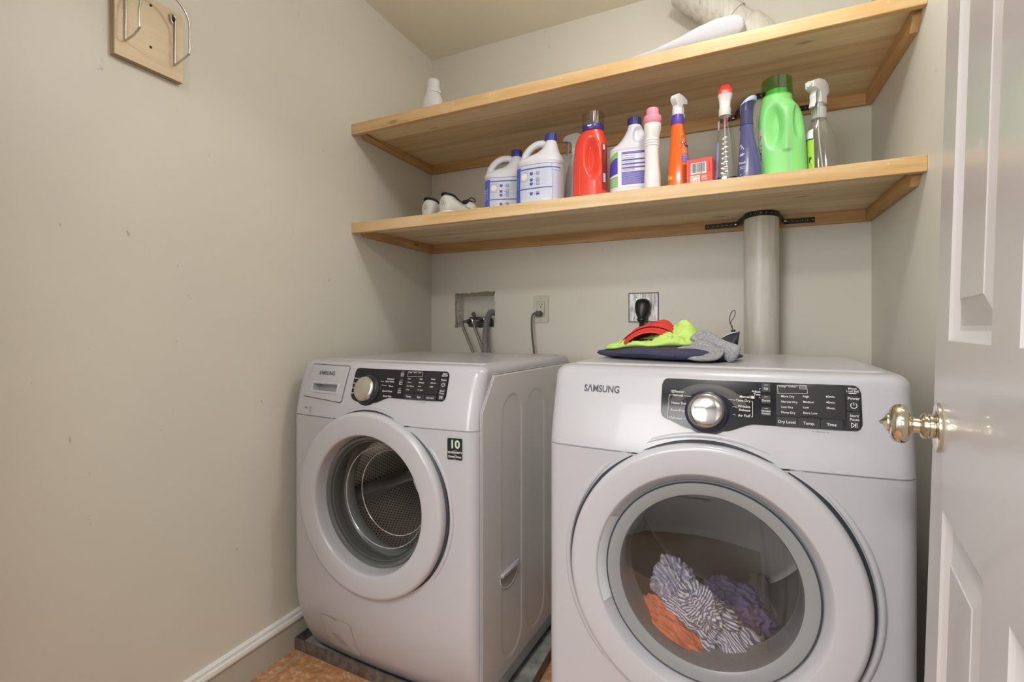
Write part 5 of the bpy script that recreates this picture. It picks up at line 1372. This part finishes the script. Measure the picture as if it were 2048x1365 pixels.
# ---- green jug
r = plac('scent_booster_jug', .142, 1.675, math.radians(-4), 'bright green jug with a dark green translucent cap', 'jug')
def dgr(x, y, z, th):
    k = max(0, min(1, -math.sin(th)*1.8)); 
    ux = (x+.022)/.030; v = (z-.150)/.072; d1 = math.sqrt(ux*ux+v*v)
    ux2 = (x-.044)/.016; d2 = math.sqrt(ux2*ux2+((z-.160)/.060)**2)
    ux3 = (x-.013)/.022; d3 = math.sqrt(ux3*ux3+((z-.070)/.016)**2)
    e = .019*(1-sstep(.35, 1.05, d1))+.010*(1-sstep(.3, 1.1, d2))
    hx = math.exp(-((x-.013)/.0125)**2)*sstep(.068, .080, z)*(1-sstep(.190, .215, z))
    return k*(e-.006*hx)
B = Body([(0, .003, 0, .056, .042, 2.8), (.005, .003, 0, .0630, .046, 2.8), (.05, .002, 0, .0625, .046, 2.7), (.12, .0, 0, .0605, .045, 2.6), (.175, -.003, 0, .0580, .042, 2.5), (.205, -.006, 0, .0520, .040, 2.3), (.222, -.010, 0, .0440, .039, 2.1), (.232, -.012, 0, .0405, .0385, 2), (.246, -.012, 0, .0395, .0380, 2)], dgr, 120, 130)
B.mesh('jug_body', mat('bright green plastic', (.24, .68, .20), .35), r, True, 80)
f = B.wrap(-PI/2, .05)
p = Print(f, .0007); p.rect(.0125, .0160, .004, .185, 1, 30); p.done('clear_level_strip', mat('greyish strip', (.36, .50, .36), .3), r)
ribcap('cap_cup', .0415, .244, .295, glass('green translucent cap', (.50, .84, .46), .10, 1.4, .05), r, (-.012, 0, 0), 96, .0003, .0015, 4)
lathe('cap_inner', [(.030, .246), (.030, .262), (.012, .268), (0, .268)], mat('inner spout green', (.16, .42, .08), .4), r, n=40, loc=(-.012, 0, 0))
f = B.wrap(math.radians(196), .06)
lb = patch('lavender_label', f, -.018, .020, .030, .150, mat('pale green label', (.45, .58, .42), .4), r, .0006, 10, 10)
p = Print(f, .0012); rr = random.Random(5)
for i in range(40): p.disc(rr.uniform(-.004, .017), .055+abs(rr.gauss(0, .026)), .0022, .0030, 7)
p.done('lavender_sprig', mat('purple print', (.16, .05, .26), .5), lb)
p = Print(f, .0010); p.poly([(-.004, .040), (.019, .048), (.019, .062), (-.002, .052)]); p.done('blue_ribbon', M_viol, lb)

# ---- clear bottle at the right
r = plac('spray_bottle', .243, 1.690, math.radians(6), 'clear empty spray bottle with lime green label, rightmost on the lower shelf', 'spray bottle')
def dfl(x, y, z, th): return .0012*math.cos(th*8)*sstep(.0, .02, z)*(1-sstep(.11, .14, z))
B = Body([(0, .002, 0, .032, .024, 2.6), (.004, .002, 0, .0375, .029, 2.6), (.06, .0, 0, .0370, .028, 2.5), (.115, -.002, 0, .0345, .026, 2.4), (.140, -.003, 0, .0285, .024, 2.2), (.158, -.003, 0, .0225, .021, 2), (.166, -.004, 0, .0205, .0200, 2), (.198, -.005, 0, .0185, .0185, 2), (.212, -.005, 0, .0160, .016, 2)], dfl, 70, 96)
B.mesh('bottle_body', M_clear, r, True, 80)
ribcap('threaded_collar', .0200, .168, .200, translucent('grey clear collar', (.55, .55, .54), .75, .2), r, (-.0045, 0, 0), 96, .0008, .0012, 2)
lathe('neck', [(.0168, .198), (.0172, .200), (.0165, .212), (.0145, .214)], mat('grey neck plastic', (.30, .30, .30), .3), r, n=36, loc=(-.005, 0, 0), cap=True)
head(r, .212, M_whitehead, math.radians(228), 1.08, -.004, 0)
tube('dip_tube', crom([(-.005, .0, .21), (-.004, .002, .12), (.008, .003, .01)], 8), .0018, translucent('dip tube plastic2', (.8, .8, .8), .6), r, n=8)
f = B.wrap(math.radians(203), .06)
lb = patch('lime_label', f, -.022, .016, .004, .108, mat('lime label', (.35, .62, .06), .35), r, .0006, 10, 10)
patch('label_white_top', f, -.020, .014, .108, .136, mat('white label', (.78, .78, .84), .35), lb, .0006, 8, 4)
p = Print(f, .0011); p.rect(-.020, .015, .1055, .1095, 6, 1); p.poly([(-.006, .030), (.008, .036), (.010, .030), (-.004, .022)]); p.poly([(.004, .052), (.010, .058), (.009, .048)]); p.rect(.003, .006, .040, .056); p.rect(-.010, .012, .012, .016, 4, 1)
p.done('dark_marks', mat('dark olive print', (.03, .05, .01), .5), lb)

# ---- white bottle on the upper shelf
r = plac('lotion_bottle', -1.088, 1.752, 0, 'small white bottle with a stepped cap on the upper shelf', 'bottle', top=top_up)
M_wb = mat('bright white plastic', (.68, .68, .67), .4)
B = Body([(0, 0, 0, .038, .032, 2.4), (.004, 0, 0, .042, .036, 2.4), (.080, 0, 0, .0425, .036, 2.4), (.105, 0, 0, .039, .034, 2.2), (.125, 0, 0, .032, .030, 2), (.132, 0, 0, .029, .029, 2)], None, 40, 56)
B.mesh('bottle_body', M_wb, r, True, 60)
ribcap('cap_skirt', .0305, .131, .148, M_wb, r, (.003, 0, 0), 96, .0004, .001, 2)
ribcap('cap', .0255, .147, .184, M_wb, r, (.003, 0, 0), 72, .0005, .001, 2)

# ------------------------------------------------------------------ shoes
def shoe(mirror=1):
    r = plac('sneaker', -.955, 1.665, 0, 'right-hand white sneaker with black lining and laces showing', 'shoe', 'pair of white sneakers')
    M_sh = mat('off-white shoe knit', (.66, .65, .61), .8, bump=.3, bscale=700, var=.05, vscale=30); M_sole = mat('white foam sole', (.74, .73, .70), .6)
    L = [(0, .020, .020, .074), (.006, .028, .019, .086), (.020, .034, .018, .092), (.040, .036, .018, .088), (.062, .037, .018, .072), (.085, .038, .018, .064), (.105, .040, .018, .072), (.122, .042, .018, .084), (.140, .044, .018, .078), (.175, .047, .017, .062), (.210, .047, .016, .052), (.245, .040, .016, .044), (.268, .028, .017, .036), (.278, .012, .019, .028)]
    rings = []
    for s_, w_, b, t in L:
        ring = []
        for j in range(28):
            a = 2*PI*j/28; c, sn = math.cos(a), math.sin(a); h = (t-b)/2
            topn = .62 if s_ < .10 else .8
            x = w_*math.copysign(abs(c)**.75, c)*(1 if sn < 0 else (1-.34*abs(sn)**1.5))
            z = (b+t)/2+h*math.copysign(abs(sn)**.8, sn)
            ring.append((x, s_, z))
        rings.append(ring)
    vs, fs = loftrings(rings); up = pyd('upper', vs, fs, M_sh, r, 60)
    sm = up.modifiers.new('s', 'SUBSURF'); sm.levels = 2; sm.render_levels = 2
    so = []
    for s_, w_, b, t in L:
        so.append([(x, s_+(-.004 if s_ < .01 else (.005 if s_ > .27 else 0)), z) for x, z in ((-w_-.004, .003), (-w_-.006, .012), (-w_-.003, .024), (w_+.003, .024), (w_+.006, .012), (w_+.004, .003), (w_*.9, 0), (-w_*.9, 0))])
    vs, fs = loftrings(so); pyd('sole', vs, fs, M_sole, r, 50)
    # collar: black padded rim following the topline and dark lining
    rim = [(-.018, .012, .088), (0, .004, .0925), (.018, .012, .088), (.0235, .035, .085), (.0245, .060, .070), (.0240, .085, .061), (.021, .105, .072), (.016, .118, .084), (0, .122, .086), (-.016, .118, .084), (-.021, .105, .072), (-.0240, .085, .061), (-.0245, .060, .070), (-.0235, .035, .085)]
    tube('collar_rim', crom(rim, 4, True), .0034, M_blackfab, r, n=10, closed=True)
    cc = crom(rim, 4, True); b = [Vector((p.x*.97, p.y, p.z+.0015)) for p in cc]; c0 = Vector((0, .062, .055))
    vs = b+[(q+c0)/2-Vector((0, 0, .004)) for q in b]+[c0]; n_ = len(b)
    fs = [(i, (i+1) % n_, n_+(i+1) % n_, n_+i) for i in range(n_)]+[(n_+i, n_+(i+1) % n_, 2*n_) for i in range(n_)]
    pyd('lining', vs, fs, M_blackfab, r, 60)
    for k in range(5):
        y_ = .128+.016*k; z_ = .085-.0075*k
        tube('lace', crom([(-.020, y_, z_-.008), (-.010, y_+.002, z_), (.010, y_-.002, z_), (.020, y_, z_-.008)], 4), .0022, M_blackfab, r, n=8)
    tube('lace_loop', crom([(0, .128, .088), (.020, .126, .094), (.032, .134, .086), (.024, .142, .080), (.004, .134, .086)], 5), .0018, M_blackfab, r, n=8)
    tg = tube('heel_emblem', crom([(.0, -.0, .062)]*1+[( .007*math.cos(t), -.0005, .056+.008*math.sin(t)) for t in [PI/2+2*PI*i/12*.8 for i in range(13)]], 2), .0011, mat('grey emblem', (.34, .33, .31), .6), r, n=6)
    tube('side_line', crom([(-.034, .02, .070), (-.0385, .05, .062), (-.0400, .08, .048), (-.042, .12, .040)], 4), .0009, mat('grey emblem', (.34, .33, .31), .6), r, n=6)
    tube('side_line', crom([(.034, .02, .070), (.0385, .05, .062), (.0400, .08, .048), (.042, .12, .040)], 4), .0009, mat('grey emblem', (.34, .33, .31), .6), r, n=6)
    return r
s1 = shoe(); s1.rotation_euler = (0, 0, math.radians(-20)); s1.location.x = -.985; s1.location.y = 1.655; s1.location.z = top_lo(-.985, 1.655)+.001
s2 = copytree(s1); s2.location = (-1.082, 1.690, top_lo(-1.082, 1.690)+.001); s2.rotation_euler = (0, 0, math.radians(-14))
s2['label'] = 'left-hand white sneaker of the pair, partly behind the other shoe'

# ------------------------------------------------------------------ cloth tools
def crumple(p, s, a, seed=0):
    q = Vector(p)*s+Vector((seed, seed*1.7, -seed)); n1 = noise.noise(q); n2 = 1-abs(noise.noise(q*1.9+Vector((3, 1, 2))))*2; n3 = noise.noise(q*4.3)
    return a*(.6*n1+.45*n2+.12*n3)
def pile(name, outline, hfn, m, parent=None, base=None, nr=26, n=96, edge=5, sd=0, amp=.002, fs_=28, smooth=180):
    O = crom([(x, y, 0) for x, y in outline], max(2, n//len(outline)), True)
    cx = sum(p.x for p in O)/len(O); cy = sum(p.y for p in O)/len(O); N = len(O); vs = []; fs = []
    def P(t, p, up):
        x, y = cx+(p.x-cx)*t, cy+(p.y-cy)*t; e = (1-t**edge)**.5 if t < 1 else 0
        b = base(x, y) if base else 0; h = hfn(x, y)
        if up: return (x, y, b+h*(.5+.5*e)+crumple((x, y, 0), fs_, amp, sd)*e+0*h)
        return (x, y, b+h*(.5-.5*e))
    for up in (1, 0):
        b0_ = len(vs); vs.append(P(0, O[0], up))
        for k in range(1, nr+1):
            t = (k/nr)**.7
            for p in O: vs.append(P(t, p, up))
        for i in range(N): fs.append((b0_, b0_+1+i, b0_+1+(i+1) % N))
        for k in range(nr-1):
            for i in range(N): j = (i+1) % N; fs.append((b0_+1+k*N+i, b0_+1+(k+1)*N+i, b0_+1+(k+1)*N+j, b0_+1+k*N+j))
    bm = bmesh.new(); V = [bm.verts.new(v) for v in vs]
    for f in fs: bm.faces.new([V[i] for i in f])
    bmesh.ops.remove_doubles(bm, verts=bm.verts, dist=1e-6)
    return frombm(name, bm, m, parent, smooth)

# towel on the upper shelf
M_terry = mat('white terry cloth', (.54, .535, .56), .95, bump=1.0, bscale=650)
ut = lambda x, y: top_up(x, y)+.0005
tw = pile('towel', [(-.30, 1.60), (-.20, 1.592), (-.08, 1.592), (.02, 1.594), (.046, 1.62), (.045, 1.72), (-.02, 1.80), (-.15, 1.80), (-.27, 1.76), (-.31, 1.68)],
          lambda x, y: .014+.066*sstep(-.30, .03, x)**.9+.010*math.sin((x+.1)*24)*0, M_terry, None, ut, 40, 160, 6, 3, .012, 16)
tag(tw, 'rumpled white terry towel lying on the upper shelf', 'towel')

# clothes on the dryer
ZT = .984+.0036
M_navyf = mat('navy cloth', (.042, .042, .085), .85, bump=.3, bscale=900)
nv = pile('folded_shorts', [(-.352, 1.462), (-.30, 1.405), (-.20, 1.345), (-.108, 1.300), (-.045, 1.320), (.0, 1.370), (.032, 1.44), (.030, 1.52), (-.03, 1.60), (-.14, 1.63), (-.26, 1.60), (-.34, 1.53)],
          lambda x, y: .016+.016*sstep(-.36, -.20, x)*(1-sstep(-.08, .03, x))+.004*sstep(-.34, -.352, x)+.006*math.exp(-((x+.34)/.02)**2), M_navyf, None, lambda x, y: ZT, 30, 132, 7, 1, .0018, 26)
tag(nv, 'folded navy cloth at the bottom of the clothes pile on the dryer', 'clothes')
tube('fold_hem', crom([(-.348, 1.455, ZT+.012), (-.27, 1.383, ZT+.014), (-.20, 1.343, ZT+.016), (-.12, 1.303, ZT+.013)], 6), .0024, M_navyf, nv, n=8)
M_lime = mat('neon yellow-green cloth', (.50, .72, .17), .8, bump=.5, bscale=500)
def hl(x, y):
    return .018+.045*math.exp(-(((x+.108)/.045)**2+((y-1.50)/.06)**2))+.006*math.sin(x*70+y*40)*sstep(-.32, -.25, x)+.008*sstep(-.2, -.12, x)
nb_ = lambda x, y: ZT+.013+.016*sstep(-.36, -.20, x)
gr = pile('shirt', [(-.330, 1.468), (-.28, 1.430), (-.20, 1.395), (-.135, 1.375), (-.088, 1.395), (-.068, 1.46), (-.072, 1.53), (-.12, 1.57), (-.20, 1.575), (-.28, 1.55), (-.325, 1.51)], hl, M_lime, None, nb_, 40, 168, 4, 7, .016, 30)
tag(gr, 'crumpled neon yellow-green shirt in the clothes pile on the dryer', 'clothes')
# red visor
M_redf = mat('red cap fabric', (.68, .045, .035), .7, bump=.3, bscale=800)
cp_ = empty('red_cap', (0, 0, 0), 0, 'red fabric cap lying on top of the yellow-green shirt', 'cap')
def arch(b, y, hgt, x0, x1, z0, z1, n=30):
    out = []
    for i in range(n+1):
        t = i/n; s_ = math.sin(PI*t)**.75; out.append(Vector((x0+(x1-x0)*t, y+.02*math.sin(PI*t)*b, z0+(z1-z0)*t+hgt*s_)))
    return out
def shell(name, rings, th, m, parent):
    vs, fs = loftrings(rings, False, False, False); o = pyd(name, vs, fs, m, parent, 180)
    s_ = o.modifiers.new('t', 'SOLIDIFY'); s_.thickness = th; s_.offset = 0; o.modifiers.new('b', 'SUBSURF').render_levels = 1
    return o
br = [arch(0, 1.415, .026, -.262, -.142, 1.024, 1.037), arch(0, 1.430, .031, -.268, -.138, 1.024, 1.038), arch(0, 1.446, .035, -.276, -.132, 1.024, 1.040), arch(0, 1.460, .038, -.282, -.129, 1.024, 1.042)]
shell('cap_brim', br, .0030, M_redf, cp_)
cr_ = [arch(0, 1.459, .0395, -.284, -.128, 1.024, 1.043), arch(0, 1.475, .0425, -.287, -.127, 1.024, 1.044), arch(0, 1.492, .0455, -.285, -.127, 1.025, 1.045), arch(0, 1.512, .049, -.272, -.127, 1.026, 1.046), arch(0, 1.535, .050, -.250, -.128, 1.028, 1.044), arch(0, 1.553, .036, -.228, -.133, 1.028, 1.038), arch(0, 1.562, .006, -.215, -.145, 1.027, 1.032)]
for k_, rg_ in enumerate(cr_):
    for i_, v in enumerate(rg_): v.z += crumple((v.x, v.y, 0), 30, .004, 2)*min(1, k_/2)+.012*math.exp(-((v.x+.165)/.025)**2)*(0, .1, .4, 1, 1, .5, .2)[k_]
shell('cap_crown', cr_, .0028, M_redf, cp_)
tube('cap_seam', [v+Vector((0, -.0014, .0012)) for v in cr_[0]], .0009, mat('dark red thread', (.35, .02, .02), .8), cp_, n=6)
tube('cap_seam', [v+Vector((0, -.0005, .0016)) for v in cr_[2]], .0009, mat('dark red thread', (.35, .02, .02), .8), cp_, n=6)
tube('brim_stitching', [v+Vector((0, -.0005, .0016)) for v in br[1]], .0007, mat('dark red thread', (.35, .02, .02), .8), cp_, n=6)
pile('cap_lining', [(-.262, 1.428), (-.20, 1.420), (-.145, 1.428), (-.140, 1.50), (-.20, 1.53), (-.255, 1.50)], lambda x, y: .012, mat('dark lining', (.05, .012, .010), .9), cp_, lambda x, y: 1.026, 10, 48, 4, 2, .002)
# grey fleece headband
M_fleece = mat('heather grey fleece', (.30, .30, .31), .95, bump=1.0, bscale=420, var=.35, vscale=260)
gf = empty('grey_headband', (0, 0, 0), 0, 'heather grey fleece headband draped over the front edge of the navy cloth', 'clothes')
def gbase(x, y): return ZT+.001+.024*sstep(1.30, 1.375, y-.18*(x+.06))
pile('ear_flap', [(-.122, 1.350), (-.105, 1.318), (-.070, 1.292), (-.040, 1.296), (-.018, 1.325), (-.010, 1.365), (-.045, 1.378), (-.090, 1.380)], lambda x, y: .013, M_fleece, gf, gbase, 16, 64, 4, 4, .003, 40)
tube('band', crom([(-.078, 1.40, 1.028), (-.062, 1.415, 1.040), (-.040, 1.40, 1.037), (-.015, 1.375, 1.024), (.006, 1.36, 1.010), (.020, 1.352, 1.001)], 8), lambda t: ((.0085+.004*math.sin(t*PI))*min(1, (1.02-t)*8)**.5, (.020+.004*math.sin(t*9))*min(1, (1.02-t)*8)**.5), M_fleece, gf, n=20)
tube('band_fold', crom([(-.085, 1.385, 1.014), (-.075, 1.395, 1.026), (-.050, 1.392, 1.026), (-.035, 1.375, 1.014)], 6), lambda t: (.010, .016), M_fleece, gf, n=16)
# black bag
bg = empty('drawstring_bag', (0, 0, 0), 0, 'small black bag with white piping and a thin cord loop standing behind the grey headband', 'bag')
rings = []
for i in range(15):
    t = i/14; x = -.075+.096*t; yc = 1.475; zc_ = 1.018+.012*t; hh2 = .006+.024*t**.9; ww = .012+.018*t
    if i == 14: hh2 *= .86; ww *= .8
    rings.append([(x+.006*math.sin(a)*t, yc+ww*math.cos(a)*(1+.05*math.sin(3*a+t*4)), zc_+hh2*math.sin(a)+.0015*math.sin(5*a+t*7)) for a in [2*PI*j/40 for j in range(40)]])
vs, fs = loftrings(rings); pyd('bag_body', vs, fs, mat('black ripstop', (.016, .017, .026), .55, bump=.3, bscale=500), bg, 60)
tube('piping', crom([(-.062, 1.457, 1.028), (-.035, 1.452, 1.034), (-.012, 1.450, 1.047), (.004, 1.452, 1.056), (.018, 1.458, 1.059)], 6), .0010, mat('white piping', (.7, .7, .72), .5), bg, n=8)
tube('end_rim', [(.0215+.004*math.sin(a), 1.475+.0285*math.cos(a), 1.030+.0295*math.sin(a)) for a in [2*PI*j/40 for j in range(40)]], .0016, M_blackfab, bg, n=8, closed=True)
lathe('cord_toggle', [(.0, .0), (.0055, .001), (.0055, .007), (.003, .009)], M_black, bg, n=16, loc=(.012, 1.472, 1.057), cap=True)
tube('cord_loop', crom([(.010, 1.472, 1.062), (.009, 1.474, 1.075), (.004, 1.476, 1.083), (.003, 1.476, 1.098), (.008, 1.476, 1.112), (.014, 1.476, 1.117), (.0165, 1.476, 1.112), (.014, 1.476, 1.100), (.006, 1.475, 1.086), (.007, 1.474, 1.075), (.012, 1.472, 1.062)], 6), .0010, M_black, bg, n=8)

# ------------------------------------------------------------------ laundry inside the dryer drum
def striped(name, c1, c2, freq, lo=-.1, hi=.3):
    m = bpy.data.materials.new(name); m.use_nodes = True; nt = m.node_tree; b = nt.nodes['Principled BSDF']; b.inputs['Roughness'].default_value = .85
    at = nt.nodes.new('ShaderNodeAttribute'); at.attribute_name = 'stripe'
    mu = nt.nodes.new('ShaderNodeMath'); mu.operation = 'MULTIPLY'; mu.inputs[1].default_value = freq; nt.links.new(at.outputs['Fac'], mu.inputs[0])
    si = nt.nodes.new('ShaderNodeMath'); si.operation = 'SINE'; nt.links.new(mu.outputs[0], si.inputs[0])
    mr = nt.nodes.new('ShaderNodeMapRange'); mr.inputs[1].default_value = lo; mr.inputs[2].default_value = hi; nt.links.new(si.outputs[0], mr.inputs[0])
    mx = nt.nodes.new('ShaderNodeMix'); mx.data_type = 'RGBA'; nt.links.new(mr.outputs[0], mx.inputs['Factor'])
    mx.inputs['A'].default_value = (*c1, 1); mx.inputs['B'].default_value = (*c2, 1)
    nt.links.new(mx.outputs['Result'], b.inputs['Base Color']); return m
def blob(name, c, rad, m, parent, seed, rz=0, rx=0, ry=0, amp=.30, fq=2.2, ax=(1, .2, 0)):
    st = []
    bm = bmesh.new(); bmesh.ops.create_icosphere(bm, subdivisions=6, radius=1)
    R = Matrix.Rotation(rz, 3, 'Z') @ Matrix.Rotation(ry, 3, 'Y') @ Matrix.Rotation(rx, 3, 'X')
    for v in bm.verts:
        d = v.co.copy(); st.append(d.x*ax[0]+d.y*ax[1]+d.z*ax[2]+.05*noise.noise(d*2)); q = d*fq+Vector((seed, seed, seed)); k = 1+amp*(.5*noise.noise(q)-.75*abs(noise.noise(q*1.8+Vector((4, 2, 1))))+.2*noise.noise(q*5))
        v.co = R @ Vector((d.x*rad[0]*k, d.y*rad[1]*k, d.z*rad[2]*k))+Vector(c)
        rr_ = math.hypot(v.co.x, v.co.z-.568)
        if rr_ > .228: s_ = .228/rr_; v.co.x *= s_; v.co.z = .568+(v.co.z-.568)*s_
        v.co.y = min(.45, max(.005+max(0, rr_-.160)*1.6, v.co.y))
    o = frombm(name, bm, m, parent, 180); at = o.data.attributes.new('stripe', 'FLOAT', 'POINT'); at.data.foreach_set('value', st)
    return o
a_ = math.radians(-3.5); drloc = dr.root.location
def laundry(name, label, parts):
    o = empty(name, drloc, a_, label, 'clothes', 'laundry inside the dryer'); del o['group']
    for i, (n_, *args) in enumerate(parts): blob(n_, *args[:3], o, *args[3:])
    return o
M_st1 = striped('blue and white stripes', (.20, .20, .33), (.80, .80, .86), 62)
M_st2 = striped('fine purple stripes', (.34, .33, .48), (.66, .65, .74), 45, .2, .8)
M_st3 = striped('lengthwise stripes', (.24, .23, .36), (.78, .78, .84), 52)
laundry('striped_shirt', 'blue and white striped shirt lying across the laundry in the dryer drum', [
    ('shirt_body', (-.022, .085, .445), (.088, .055, .055), M_st1, 1.3, 0, 0, math.radians(30), .5, 1.7, (0, .3, 1)),
    ('shirt_tail', (.058, .085, .405), (.088, .045, .038), M_st3, 5.3, 0, 0, math.radians(44), .45, 1.7, (.1, .2, 1)),
    ('shirt_collar', (-.015, .060, .478), (.050, .040, .040), M_st3, 7.7, 0, 0, math.radians(50), .6, 1.9, (1, 0, .2)),
    ('shirt_sleeve', (-.080, .110, .492), (.052, .050, .050), M_st2, 4.2, 0, 0, math.radians(20), .6, 1.9, (.5, .5, .5))])
laundry('orange_cloth', 'orange cloth under the striped shirt in the dryer drum', [
    ('cloth_fold', (-.062, .060, .410), (.098, .046, .038), mat('orange cotton', (.75, .24, .12), .8, bump=.3, bscale=400), 2.2, 0, 0, math.radians(34), .4, 1.6),
    ('cloth_tail', (.045, .070, .372), (.110, .05, .030), mat('rust cotton', (.50, .17, .10), .8), 6.1, 0, 0, math.radians(2), .45, 1.8)])
laundry('purple_cloth', 'dull purple-blue cloth behind the striped shirt in the dryer drum', [
    ('cloth_fold', (.045, .20, .415), (.09, .08, .060), mat('purple-blue cotton', (.19, .17, .32), .85), 8.4, 0, 0, math.radians(28), .45, 1.6)])
